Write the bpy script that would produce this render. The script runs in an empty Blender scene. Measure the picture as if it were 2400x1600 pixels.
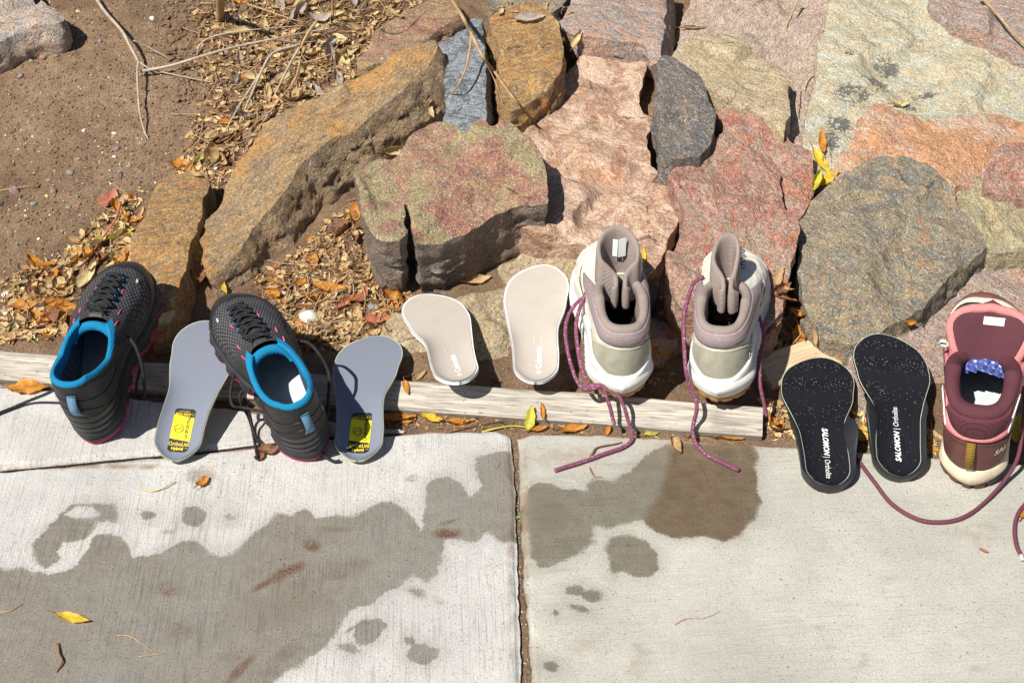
import bpy, math, random
import numpy as np
from mathutils import Vector, Matrix
from mathutils.geometry import delaunay_2d_cdt
np.seterr(all='ignore')
R = math.radians
rnd = random.Random(7)
SC = bpy.context.scene
COL = SC.collection

# ---------------------------------------------------------------- camera, sky, sun, exposure
PITCH = R(40); CAM = np.array([0.0, -1.20/math.tan(R(40)), 1.20]); FPX = 3297.0
cam_d = bpy.data.cameras.new('camera'); cam = bpy.data.objects.new('camera', cam_d); COL.objects.link(cam)
cam.location = Vector(CAM); cam.rotation_euler = (R(90) - PITCH, 0, 0)
cam_d.sensor_width = 36; cam_d.lens = FPX / 2400 * 36; cam_d.clip_end = 200; cam_d.clip_start = 0.02
SC.camera = cam
SUN = Vector((0.52, 0.50, -1.0)).normalized()          # the way the light travels
w = bpy.data.worlds.new('World'); SC.world = w; w.use_nodes = True
nt = w.node_tree
sky = nt.nodes.new('ShaderNodeTexSky'); sky.sky_type = 'NISHITA'; sky.sun_disc = False
el = math.asin(-SUN.z); az = math.atan2(-SUN.x, -SUN.y)
sky.sun_elevation = el; sky.sun_rotation = az
nt.links.new(sky.outputs[0], nt.nodes['Background'].inputs[0])
nt.nodes['Background'].inputs[1].default_value = 0.05
sl = bpy.data.lights.new('sun', 'SUN'); sl.energy = 4.9; sl.angle = R(0.55); sl.color = (1.0, 0.955, 0.88)
so = bpy.data.objects.new('sun', sl); COL.objects.link(so)
so.rotation_euler = SUN.to_track_quat('-Z', 'Y').to_euler(); so.location = (-2, -2, 4)
SC.view_settings.view_transform = 'Standard'; SC.view_settings.look = 'None'
SC.view_settings.exposure = 0.50; SC.view_settings.gamma = 1.0; SC.view_settings.use_curve_mapping = False
SC.cycles.max_bounces = 6; SC.cycles.transparent_max_bounces = 6

# ---------------------------------------------------------------- numpy helpers
def ray(u, v):
    d = np.array([u - 1200.0, (800.0 - v) * math.sin(PITCH) + FPX * math.cos(PITCH), (800.0 - v) * math.cos(PITCH) - FPX * math.sin(PITCH)])
    return d / np.linalg.norm(d)
def P(u, v, z=0.0):
    d = ray(u, v); t = (z - CAM[2]) / d[2]
    return CAM + d * t
def _h(ix, iy, iz, seed):
    n = (ix.astype(np.int64) * 374761393 + iy.astype(np.int64) * 668265263 + iz.astype(np.int64) * 2147483647 + seed * 974711) & 0xffffffff
    n = ((n ^ (n >> 13)) * 1274126177) & 0xffffffff
    n = ((n ^ (n >> 15)) * 2246822519) & 0xffffffff
    return ((n ^ (n >> 16)) & 0xffff) / 32767.5 - 1.0
def vn(x, y, z=0.0, seed=0):
    x = np.asarray(x, float); y = np.asarray(y, float); z = np.zeros_like(x) + z
    ix, iy, iz = np.floor(x), np.floor(y), np.floor(z)
    fx, fy, fz = x - ix, y - iy, z - iz
    fx = fx * fx * (3 - 2 * fx); fy = fy * fy * (3 - 2 * fy); fz = fz * fz * (3 - 2 * fz)
    def c(a, b, d): return _h(ix + a, iy + b, iz + d, seed)
    x00 = c(0,0,0) * (1-fx) + c(1,0,0) * fx; x10 = c(0,1,0) * (1-fx) + c(1,1,0) * fx
    x01 = c(0,0,1) * (1-fx) + c(1,0,1) * fx; x11 = c(0,1,1) * (1-fx) + c(1,1,1) * fx
    return (x00 * (1-fy) + x10 * fy) * (1-fz) + (x01 * (1-fy) + x11 * fy) * fz
def fbm(x, y, z=0.0, seed=0, octv=4, gain=0.5):
    s = 0; a = 1; f = 1; t = 0
    for k in range(octv):
        s = s + a * vn(np.asarray(x) * f, np.asarray(y) * f, np.asarray(z) * f, seed + k * 17); t += a; a *= gain; f *= 2.03
    return s / t
def ss(a, b, x):
    t = np.clip((np.asarray(x, float) - a) / (b - a), 0, 1); return t * t * (3 - 2 * t)
def inpoly(px, py, poly):
    px = np.asarray(px); py = np.asarray(py); c = np.zeros(px.shape, bool); n = len(poly)
    for i in range(n):
        x1, y1 = poly[i]; x2, y2 = poly[(i+1) % n]
        if y1 == y2: continue
        c ^= ((y1 > py) != (y2 > py)) & (px < (x2 - x1) * (py - y1) / (y2 - y1) + x1)
    return c
def sdist(px, py, poly):
    d = np.full(np.shape(px), 1e9); n = len(poly)
    for i in range(n):
        x1, y1 = poly[i]; x2, y2 = poly[(i+1) % n]
        ex, ey = x2 - x1, y2 - y1; L = ex * ex + ey * ey + 1e-12
        t = np.clip(((px - x1) * ex + (py - y1) * ey) / L, 0, 1)
        d = np.minimum(d, np.hypot(px - x1 - t * ex, py - y1 - t * ey))
    return np.where(inpoly(px, py, poly), -d, d)

# the concrete edge in world space (line at z = 0) and the ground behind it
E1, E2 = P(960, 1003), P(2200, 1068)
ED = (E2 - E1)[:2]; ED = ED / np.linalg.norm(ED); EN = np.array([-ED[1], ED[0]])
def dedge(x, y): return (x - E1[0]) * EN[0] + (y - E1[1]) * EN[1]
def tz(x, y):
    d = dedge(np.asarray(x, float), np.asarray(y, float))
    z = -0.010 + 0.0 * d
    z = z + 0.012 * ss(0.05, 0.12, d) + 0.18 * np.maximum(d - 0.17, 0)
    return z
def T(u, v, h=0.0):
    d = ray(u, v); z = 0.0
    for _ in range(14):
        t = (z - CAM[2]) / d[2]; p = CAM + d * t
        z = 0.5 * z + 0.5 * (float(tz(p[0], p[1])) + h)
    t = (z - CAM[2]) / d[2]
    return CAM + d * t
def reach(u, v, A, L, far=False):
    """point on the ray of (u,v) at distance L from A (the nearer to the lens unless far)"""
    d = ray(u, v); m = A - CAM; b = d @ m; c = m @ m - L * L; D = b * b - c
    if D < 0: return CAM + d * b
    return CAM + d * (b + (math.sqrt(D) if far else -math.sqrt(D)))

# ---------------------------------------------------------------- object helpers
def mesh(name, V, F, mat=None, parent=None, smooth=True, uv=None):
    me = bpy.data.meshes.new(name)
    V = np.asarray(V, np.float32)
    me.from_pydata(V.tolist(), [], [tuple(int(i) for i in f) for f in F])
    if uv is not None:
        ul = me.uv_layers.new(name='UVMap'); li = np.zeros(len(me.loops), np.int32)
        me.loops.foreach_get('vertex_index', li)
        ul.data.foreach_set('uv', np.asarray(uv, np.float32)[li].ravel())
    if smooth: me.polygons.foreach_set('use_smooth', [True] * len(me.polygons))
    if mat: me.materials.append(mat)
    me.update()
    o = bpy.data.objects.new(name, me); COL.objects.link(o)
    if parent: o.parent = parent
    return o
def tag(o, label, cat, group=None):
    o['label'] = label; o['category'] = cat
    if group: o['group'] = group
    return o
def empty(name, loc, M=None):
    o = bpy.data.objects.new(name, None); COL.objects.link(o); o.empty_display_size = 0.02
    if M is not None: o.matrix_world = M
    else: o.location = loc
    return o
def rebase(o, c=None):
    """move a world-built mesh's origin to its base"""
    me = o.data; n = len(me.vertices); a = np.zeros(n * 3, np.float32); me.vertices.foreach_get('co', a); a = a.reshape(-1, 3)
    if c is None: c = np.array([a[:,0].mean(), a[:,1].mean(), a[:,2].min()])
    me.vertices.foreach_set('co', (a - c).astype(np.float32).ravel()); me.update(); o.location = Vector([float(q) for q in c]); return o
def grid_faces(nr, nc, closed=False, flip=False):
    F = []
    for i in range(nr - 1):
        for j in range(nc if closed else nc - 1):
            k = (j + 1) % nc
            f = (i*nc+j, i*nc+k, (i+1)*nc+k, (i+1)*nc+j)
            F.append(f[::-1] if flip else f)
    return F
def catmull(pts, n=8):
    pts = [np.array(p, float) for p in pts]; out = []
    q = [2*pts[0]-pts[1]] + pts + [2*pts[-1]-pts[-2]]
    for i in range(1, len(q) - 2):
        for k in range(n):
            t = k / n
            out.append(0.5*((2*q[i])+(-q[i-1]+q[i+1])*t+(2*q[i-1]-5*q[i]+4*q[i+1]-q[i+2])*t*t+(-q[i-1]+3*q[i]-3*q[i+1]+q[i+2])*t**3))
    out.append(pts[-1]); return np.array(out)
def tube_vf(path, r, seg=8, flat=1.0):
    path = np.asarray(path, float); n = len(path); rr = np.broadcast_to(np.asarray(r, float), (n,))
    V = []; F = []
    tan = np.gradient(path, axis=0); tan /= np.linalg.norm(tan, axis=1)[:,None] + 1e-12
    up = np.array([0,0,1.0]) if abs(tan[0][2]) < .9 else np.array([1.0,0,0])
    a = np.cross(tan[0], up); a /= np.linalg.norm(a)
    for i in range(n):
        a = a - tan[i] * (a @ tan[i]); a /= np.linalg.norm(a) + 1e-12
        b = np.cross(tan[i], a)
        for k in range(seg):
            th = 2*math.pi*k/seg
            V.append(path[i] + rr[i]*(a*math.cos(th) + b*math.sin(th)*flat))
    F = grid_faces(n, seg, True)
    F.append(tuple(range(seg))[::-1]); F.append(tuple((n-1)*seg + k for k in range(seg)))
    L = np.concatenate([[0], np.cumsum(np.linalg.norm(np.diff(path, axis=0), axis=1))])
    uv = [(L[i], k/seg) for i in range(n) for k in range(seg)]
    return V, F, uv
def tube(name, path, r, mat, parent=None, seg=8, flat=1.0):
    V, F, uv = tube_vf(path, r, seg, flat); return mesh(name, V, F, mat, parent, uv=uv)
def box_vf(c, ax, ay, az):
    c = np.array(c, float); V = [c + sx*np.array(ax) + sy*np.array(ay) + sz*np.array(az) for sx in (-1,1) for sy in (-1,1) for sz in (-1,1)]
    return V, [(0,1,3,2),(4,6,7,5),(0,4,5,1),(2,3,7,6),(0,2,6,4),(1,5,7,3)]

# ---------------------------------------------------------------- material helpers
class Mat:
    def __init__(s, name, rough=0.8, spec=0.4):
        s.m = bpy.data.materials.new(name); s.m.use_nodes = True; s.t = s.m.node_tree
        s.b = s.t.nodes['Principled BSDF']; s.b.inputs['Roughness'].default_value = rough
        s.b.inputs['Specular IOR Level'].default_value = spec; s.co = None
    def n(s, ty, **kw):
        q = s.t.nodes.new(ty)
        for k, v in kw.items(): setattr(q, k, v)
        return q
    def l(s, a, b): s.t.links.new(a, b)
    def coord(s, kind='Object'):
        if s.co is None: s.co = s.n('ShaderNodeTexCoord')
        return s.co.outputs[kind]
    def mapping(s, scale=(1,1,1), rot=(0,0,0), loc=(0,0,0), src=None):
        if any(rot) and tuple(scale) != (1,1,1):                 # turn first, then stretch
            r0 = s.n('ShaderNodeMapping'); r0.inputs['Rotation'].default_value = rot; s.l(src or s.coord(), r0.inputs[0]); src = r0.outputs[0]; rot = (0,0,0)
        m = s.n('ShaderNodeMapping'); m.inputs['Scale'].default_value = scale; m.inputs['Rotation'].default_value = rot
        m.inputs['Location'].default_value = loc; s.l(src or s.coord(), m.inputs[0]); return m.outputs[0]
    def noise(s, scale, detail=4, rough=0.6, vec=None, dist=0.0):
        q = s.n('ShaderNodeTexNoise'); q.inputs['Scale'].default_value = scale; q.inputs['Detail'].default_value = detail
        q.inputs['Roughness'].default_value = rough; q.inputs['Distortion'].default_value = dist
        s.l(vec or s.coord(), q.inputs['Vector']); return q.outputs['Fac']
    def voro(s, scale, vec=None, feature='F1', out='Distance', rand=1.0):
        q = s.n('ShaderNodeTexVoronoi', feature=feature); q.inputs['Scale'].default_value = scale
        q.inputs['Randomness'].default_value = rand
        s.l(vec or s.coord(), q.inputs['Vector']); return q.outputs[out]
    def ramp(s, fac, stops, interp='LINEAR'):
        r = s.n('ShaderNodeValToRGB'); r.color_ramp.interpolation = interp; e = r.color_ramp.elements
        while len(e) < len(stops): e.new(0.5)
        for k, (p, c) in enumerate(stops):
            e[k].position = p; e[k].color = (*c, 1) if isinstance(c, (tuple, list)) else (c, c, c, 1)
        s.l(fac, r.inputs[0]); return r.outputs[0]
    def mix(s, fac, a, b, mode='MIX'):
        q = s.n('ShaderNodeMix', data_type='RGBA', blend_type=mode)
        for sock, v in ((q.inputs[0], fac), (q.inputs[6], a), (q.inputs[7], b)):
            if hasattr(v, 'default_value') or hasattr(v, 'is_linked'): s.l(v, sock)
            elif isinstance(v, (tuple, list)): sock.default_value = (*v, 1)
            else: sock.default_value = v
        return q.outputs[2]
    def math(s, op, a, b=0.0, c=None, clamp=False):
        q = s.n('ShaderNodeMath', operation=op, use_clamp=clamp)
        for k, v in enumerate((a, b) if c is None else (a, b, c)):
            if hasattr(v, 'default_value'): s.l(v, q.inputs[k])
            else: q.inputs[k].default_value = v
        return q.outputs[0]
    def maprange(s, v, a, b, c=0.0, d=1.0, smooth=True):
        q = s.n('ShaderNodeMapRange', interpolation_type='SMOOTHSTEP' if smooth else 'LINEAR')
        for k, x in enumerate((v, a, b, c, d)):
            if hasattr(x, 'default_value'): s.l(x, q.inputs[k])
            else: q.inputs[k].default_value = x
        return q.outputs[0]
    def attr(s, name, out='Fac'):
        q = s.n('ShaderNodeAttribute', attribute_name=name); return q.outputs[out]
    def color(s, c):
        if isinstance(c, (tuple, list)): s.b.inputs['Base Color'].default_value = (*c, 1)
        else: s.l(c, s.b.inputs['Base Color'])
        return s
    def rough(s, r):
        if hasattr(r, 'default_value'): s.l(r, s.b.inputs['Roughness'])
        else: s.b.inputs['Roughness'].default_value = r
        return s
    def bump(s, hgt, strength=0.5, dist=0.001, prev=None):
        b = s.n('ShaderNodeBump'); b.inputs['Strength'].default_value = strength; b.inputs['Distance'].default_value = dist
        s.l(hgt, b.inputs['Height'])
        if prev is not None: s.l(prev, b.inputs['Normal'])
        s.l(b.outputs[0], s.b.inputs['Normal']); return b.outputs[0]
def srgb(r, g, b):
    return tuple(((c/255)/12.92 if c/255 <= .04045 else ((c/255+.055)/1.055)**2.4) for c in (r, g, b))
# ---------------------------------------------------------------- materials of the setting
def concrete_mat(name, base, broom_rot, broom, grit, seedloc):
    m = Mat(name, 0.85, 0.35)
    vec = m.mapping(loc=(seedloc, seedloc, 0))
    big = m.noise(5, 5, 0.6, vec); mid = m.noise(42, 5, 0.65, vec); fine = m.noise(420, 3, 0.6, vec); sand = m.noise(1100, 2, 0.5, vec)
    streak = m.noise(1.0, 4, 0.6, m.mapping(scale=(520, 14, 14), rot=(0, 0, broom_rot), loc=(seedloc, 0, 0)))
    lo = tuple(c * 0.80 for c in base); hi = tuple(min(1, c * 1.08) for c in base)
    c = m.mix(m.maprange(big, .3, .7), lo, hi)
    c = m.mix(m.maprange(mid, .45, .75, 0, .22), c, tuple(q * .62 for q in base))
    c = m.mix(m.maprange(fine, .40, .62, .32, 0), c, tuple(q * .45 for q in base))
    c = m.mix(m.math('MULTIPLY', m.maprange(streak, .36, .5, broom, 0), m.maprange(m.noise(7, 4, .6, vec), .35, .62, .25, 1.15)), c, tuple(q * .42 for q in base))
    vs = m.voro(430, vec); vc = m.voro(430, vec, out='Color')
    sepa = m.n('ShaderNodeSeparateColor'); m.l(vc, sepa.inputs[0])
    pick = m.math('GREATER_THAN', sepa.outputs[0], 1 - grit)
    dot = m.math('MULTIPLY', m.maprange(vs, .18, .42, 1, 0), pick)
    gcol = m.ramp(sepa.outputs[1], [(0, (.05, .045, .04)), (.4, (.16, .12, .09)), (.6, (.33, .22, .15)), (.8, (.2, .2, .2)), (1, (.09, .08, .075))])
    c = m.mix(m.math('MULTIPLY', dot, m.maprange(mid, .35, .6, .15, .8)), c, gcol)
    pits = m.math('MULTIPLY', m.maprange(m.noise(210, 4, .7, vec), .30, .36, 1, 0), m.maprange(m.noise(9, 4, .6, vec), .42, .62))
    c = m.mix(m.math('MULTIPLY', pits, .7), c, (.07, .06, .05))
    # stains: signed distances baked per vertex, edge broken up here
    wob = m.math('ADD', m.math('MULTIPLY', m.math('SUBTRACT', mid, .5), .016), m.math('MULTIPLY', m.math('SUBTRACT', fine, .5), .006))
    wet = m.maprange(m.math('ADD', m.attr('wet'), wob), -.0020, .0026, 1, 0)
    soft = m.maprange(m.math('ADD', m.attr('wet'), wob), -.006, .004, 1, 0); wet = m.mix(m.maprange(m.noise(9, 4, .6, vec), .46, .58), wet, soft)
    damp = m.maprange(m.math('ADD', m.attr('wet'), wob), -.006, .022, .30, 0)
    patchy = m.maprange(big, .35, .6, .82, 1.0)
    wf = m.math('MULTIPLY', wet, patchy)
    wetc = m.mix(1.0, c, m.mix(m.attr('brown'), m.mix(m.maprange(mid, .3, .7), (.33, .305, .26), (.43, .40, .345)), m.mix(m.maprange(mid, .3, .7), (.24, .175, .12), (.32, .245, .175))), 'MULTIPLY')
    c = m.mix(m.math('MAXIMUM', wf, damp), c, wetc)
    rust = m.math('MULTIPLY', m.attr('rust'), m.maprange(m.math('ADD', m.math('MULTIPLY', fine, .5), m.math('MULTIPLY', mid, .5)), .43, .52))
    c = m.mix(rust, c, (.105, .052, .03))
    dirt = m.math('MULTIPLY', m.attr('dirt'), m.maprange(mid, .3, .62))
    c = m.mix(dirt, c, (.24, .165, .105))
    spk_ = m.math('MULTIPLY', m.maprange(m.noise(170, 4, .75, vec), .60, .66), m.math('MULTIPLY', wf, m.maprange(m.noise(13, 4, .6, vec), .45, .62))); c = m.mix(m.math('MULTIPLY', spk_, .7), c, (.14, .07, .04))
    m.color(c); m.rough(m.math('SUBTRACT', .88, m.math('MULTIPLY', wf, .30)))
    h = m.math('ADD', m.math('MULTIPLY', streak, broom * 1.5 + .05), m.math('MULTIPLY', sand, .5))
    h = m.math('SUBTRACT', h, m.math('MULTIPLY', pits, 1.2)); h = m.math('ADD', h, m.math('MULTIPLY', fine, .6))
    m.bump(h, .75, .0012)
    return m.m
m_con_l = concrete_mat('bright_gritty_concrete', (.56, .545, .515), R(-3), .50, .30, 0.0)
m_con_r = concrete_mat('smooth_grey_concrete', (.46, .445, .39), R(86), .26, .10, 5.3)

def soil_mat():
    m = Mat('dry_brown_soil', .95, .15)
    big = m.noise(7, 4, .6); mid = m.noise(55, 6, .7); fine = m.noise(380, 5, .8); g = m.noise(900, 2, .6)
    c = m.mix(m.maprange(big, .3, .7), (.31, .20, .122), (.42, .29, .185))
    c = m.mix(m.maprange(mid, .35, .7, 0, .6), c, (.20, .125, .075))
    c = m.mix(m.maprange(fine, .38, .55, .7, 0), c, (.12, .072, .043)); c = m.mix(m.maprange(fine, .56, .7, 0, .5), c, (.60, .46, .33))
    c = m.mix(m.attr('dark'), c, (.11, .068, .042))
    v = m.voro(190); vc = m.voro(190, out='Color'); s_ = m.n('ShaderNodeSeparateColor'); m.l(vc, s_.inputs[0])
    dot = m.math('MULTIPLY', m.maprange(v, .2, .4, 1, 0), m.math('GREATER_THAN', s_.outputs[0], .80))
    c = m.mix(m.math('MULTIPLY', dot, .8), c, m.ramp(s_.outputs[1], [(0, (.35, .26, .17)), (.35, (.16, .15, .13)), (.6, (.42, .34, .24)), (.8, (.32, .14, .09)), (1, (.10, .11, .11))]))
    m.color(c)
    h = m.math('ADD', m.math('MULTIPLY', mid, 1.6), m.math('ADD', m.math('MULTIPLY', fine, 1.0), m.math('MULTIPLY', g, .3)))
    h = m.math('ADD', h, m.math('MULTIPLY', dot, .4))
    m.bump(h, 1.0, .004)
    return m.m
m_soil = soil_mat()

# ---------------------------------------------------------------- soil sheet
def soil_detail(x, y):
    d = dedge(x, y); a = ss(0.0, .05, d)
    wl = ss(.05, -.35, x)                                   # open soil on the left
    z = .010 * fbm(x*9, y*9, 0, 3, 3) + .0045 * fbm(x*40, y*40, 0, 5, 3)
    rough = ss(-.62, -.30, x) * ss(.36, .60, y) + .35 * ss(-.1, .1, fbm(x*6, y*6, 0, 8, 2))
    z = z + np.minimum(rough, 1) * .007 * np.abs(fbm(x*60, y*60, 0, 11, 3)) * 2
    cr = np.abs(fbm(x*13, y*13, 0, 21, 3)); z = z - .004 * ss(.035, .0, cr) * ss(.0, .2, vn(x*4, y*4, 0, 2)) * wl
    return z * a + (1 - a) * .0015 * fbm(x*60, y*60, 0, 9, 3)
xs = np.concatenate([[-14, -7, -3.5, -2, -1.4], np.arange(-1.1, 1.1, .0058), [1.1, 1.4, 2, 3.5, 7, 14]])
ys = np.concatenate([[-14, -6, -3, -1.2, -.6], np.arange(-.42, .95, .0058), [.95, 1.2, 1.6, 2.4, 4, 8, 16]])
X, Y = np.meshgrid(xs, ys); Z = tz(X, Y) + soil_detail(X, Y)
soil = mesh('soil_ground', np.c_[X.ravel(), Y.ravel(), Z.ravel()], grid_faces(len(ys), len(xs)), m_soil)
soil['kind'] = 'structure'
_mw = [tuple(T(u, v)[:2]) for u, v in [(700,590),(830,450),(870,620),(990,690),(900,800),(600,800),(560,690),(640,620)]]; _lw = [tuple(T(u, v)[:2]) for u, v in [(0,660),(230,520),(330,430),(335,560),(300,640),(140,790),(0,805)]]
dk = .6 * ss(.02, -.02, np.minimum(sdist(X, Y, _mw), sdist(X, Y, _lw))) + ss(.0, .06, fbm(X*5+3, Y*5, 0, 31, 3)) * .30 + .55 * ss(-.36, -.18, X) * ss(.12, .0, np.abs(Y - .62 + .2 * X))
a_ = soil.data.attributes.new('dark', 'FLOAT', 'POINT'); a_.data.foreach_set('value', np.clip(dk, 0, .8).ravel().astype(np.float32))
def gz(x, y): return float(tz(x, y) + soil_detail(np.array([x]), np.array([y]))[0])

# ---------------------------------------------------------------- concrete slabs
def stretch(n_in, lo, hi, lo_out, hi_out):
    return np.concatenate([np.array(lo_out), np.linspace(lo, hi, n_in), np.array(hi_out)])
def curve_fn(pts):                                          # pixel polyline -> y(x) in world at z=0
    w_ = np.array([P(u, v)[:2] for u, v in pts]); o = np.argsort(w_[:,0]); w_ = w_[o]
    return lambda x: np.interp(x, w_[:,0], w_[:,1])
def line_x(pts):                                            # pixel polyline -> x(y)
    w_ = np.array([P(u, v)[:2] for u, v in pts]); o = np.argsort(w_[:,1]); w_ = w_[o]
    return lambda y: np.interp(y, w_[:,1], w_[:,0])
wetA = [(-200,1326),(0,1326),(20,1334),(51,1319),(77,1334),(112,1344),(153,1339),(178,1321),(204,1286),(219,1255),(255,1250),(286,1255),(306,1286),(311,1306),(347,1303),(388,1288),(423,1270),(459,1265),(485,1286),(523,1303),(556,1283),(582,1258),(607,1235),(628,1219),(643,1201),(679,1204),(699,1193),(724,1194),(740,1212),(786,1207),(827,1204),(857,1191),(883,1176),(918,1171),(949,1189),(969,1214),(985,1245),(995,1240),(992,1204),(995,1163),(1000,1133),(1020,1120),(1051,1115),(1077,1128),(1092,1153),(1100,1163),(1122,1148),(1133,1138),(1115,1117),(1112,1097),(1117,1071),(1143,1060),(1184,1056),(1215,1060),(1215,1262),(1188,1272),(1168,1268),(1138,1250),(1122,1265),(1097,1270),(1046,1263),(1036,1276),(1038,1316),(1026,1347),(1000,1365),(969,1347),(949,1367),(898,1390),(878,1413),(837,1423),(811,1444),(796,1474),(765,1515),(730,1536),(714,1556),(663,1577),(648,1600),(560,1680),(300,1800),(-300,1800)]
ringA = [(140,1204),(168,1181),(204,1176),(230,1179),(270,1176),(283,1204),(275,1224),(250,1224),(232,1228),(204,1262),(190,1268),(165,1282),(150,1300),(130,1318),(107,1330),(85,1322),(76,1296),(74,1275),(102,1245),(117,1230),(135,1218)]
holesA = [[(150,1205),(180,1187),(215,1190),(228,1205),(200,1212),(170,1216)],[(130,1290),(150,1270),(190,1268),(196,1285),(175,1296),(150,1305)]]
def ell(cx, cy, a, b, ang=0, n=14, w_=.16):
    r_ = random.Random(int(cx*7+cy))
    return [(cx + (1+r_.uniform(-w_,w_))*(a*math.cos(t)*math.cos(ang) - b*math.sin(t)*math.sin(ang)), cy + (1+r_.uniform(-w_,w_))*(a*math.cos(t)*math.sin(ang) + b*math.sin(t)*math.cos(ang))) for t in [2*math.pi*k/n for k in range(n)]]
wetB = [(1223,1182),(1238,1144),(1260,1130),(1293,1130),(1321,1146),(1376,1149),(1371,1133),(1393,1119),(1432,1124),(1476,1105),(1498,1083),(1520,1061),(1553,1044),(1597,1033),(1708,1036),(1763,1041),(1777,1061),(1774,1111),(1780,1160),(1785,1182),(1774,1221),(1752,1232),(1736,1260),(1697,1271),(1642,1254),(1597,1263),(1542,1251),(1509,1221),(1487,1221),(1443,1238),(1398,1238),(1387,1276),(1365,1298),(1321,1315),(1266,1332),(1238,1298),(1233,1265),(1241,1249),(1216,1238)]
brownB = [(1542,1166),(1560,1110),(1575,1040),(1708,1030),(1770,1041),(1777,1111),(1785,1182),(1774,1221),(1752,1232),(1736,1260),(1697,1275),(1642,1258),(1597,1266),(1542,1255),(1509,1221),(1520,1190)]
wetC = [(1415,1276),(1432,1254),(1476,1249),(1515,1265),(1542,1298),(1542,1332),(1520,1354),(1487,1354),(1459,1337),(1437,1354),(1426,1326)]
wets = [wetA, ringA, ell(454,1207,29,28), ell(540,1213,16,10), ell(866,1478,42,26,-.4), ell(990,1532,36,24), ell(960,1500,12,8), wetB, wetC, ell(1390,1395,24,15), ell(1345,1383,26,13), ell(1358,1425,34,8,.35), ell(1300,1436,9,6), ell(815,1518,26,12,.3), ell(1290,1560,18,10), ell(345,1205,18,9)]
Wp = [[tuple(P(u,v)[:2]) for u,v in q] for q in wets]; Hp = [[tuple(P(u,v)[:2]) for u,v in q] for q in holesA]; Bp = [tuple(P(u,v)[:2]) for u,v in brownB]
rusts = [(729,1276,24,18,0,.9),(668,1342,48,16,-.45,1),(620,1368,44,9,-.5,.8),(806,1338,60,18,-.35,.55),(398,1380,30,22,0,.8),(420,1480,44,26,-.5,.55),(668,1530,40,16,-.5,.5),(560,1570,50,12,-.8,.8),(1048,1250,40,13,0,.95),(1052,1222,22,6,-.3,.8),(358,1222,22,14,.5,.4),(392,1246,24,8,0,.45),(965,1120,18,10,-.3,.5),(970,1385,34,12,.3,.7),(1010,1405,46,14,.2,.35),(830,1468,34,5,-.6,.8),(540,1540,40,14,0,.35),(640,1430,160,50,-.3,.25),(780,1240,50,10,0,.5),(460,1112,24,20,0,.35),(1290,1200,46,60,0,.32),(1390,1270,14,8,0,.5),(1590,1210,20,8,0,.5),(1570,1225,12,6,0,.6),(1500,1090,60,20,0,.2)]
dirts = [(0,1093,500,7,0,.9),(300,1075,400,8,-.09,.8),(900,1005,260,16,-.05,.55),(1230,1300,12,400,0,.8),(1195,1300,6,400,0,.5),(1330,1080,110,40,0,.35),(1700,1040,300,10,.04,.45),(1860,1470,34,30,.3,.22),(1380,1510,60,30,0,.28),(2300,1250,60,30,0,.28),(2080,1350,30,20,0,.2),(2110,1180,24,12,0,.4),(1925,1470,30,8,.1,.4),(1945,1515,24,6,.1,.35),(2025,1540,10,26,0,.3),(2290,1565,24,10,0,.4),(1500,1550,40,50,0,.3),(1650,1060,260,40,.03,.18),(1250,1560,30,60,0,.3),(1900,1420,160,20,0,.1),(475,1115,34,20,0,.5)]
def stains(o, X, Y):
    n = len(X); wet = np.full(n, 1.0)
    for q in Wp: wet = np.minimum(wet, sdist(X, Y, q))
    for q in Hp: wet = np.maximum(wet, -sdist(X, Y, q))
    br = ss(.006, -.006, sdist(X, Y, Bp))
    def spots(L):
        s_ = np.zeros(n)
        for (u, v, a, b, ang, k) in L:
            c = P(u, v); ax = P(u + a*math.cos(ang), v + a*math.sin(ang)) - c; bx = P(u - b*math.sin(ang), v + b*math.cos(ang)) - c
            M = np.array([[ax[0], bx[0]],[ax[1], bx[1]]]); I = np.linalg.inv(M)
            qx = I[0,0]*(X-c[0]) + I[0,1]*(Y-c[1]); qy = I[1,0]*(X-c[0]) + I[1,1]*(Y-c[1])
            s_ = np.maximum(s_, k * ss(1.25, .35, np.hypot(qx, qy) + .35 * fbm(X*60, Y*60, 0, 4, 2)))
        return s_
    for nm, val in (('wet', wet), ('brown', br), ('rust', spots(rusts)), ('dirt', spots(dirts))):
        at = o.data.attributes.new(nm, 'FLOAT', 'POINT'); at.data.foreach_set('value', val.astype(np.float32))
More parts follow.
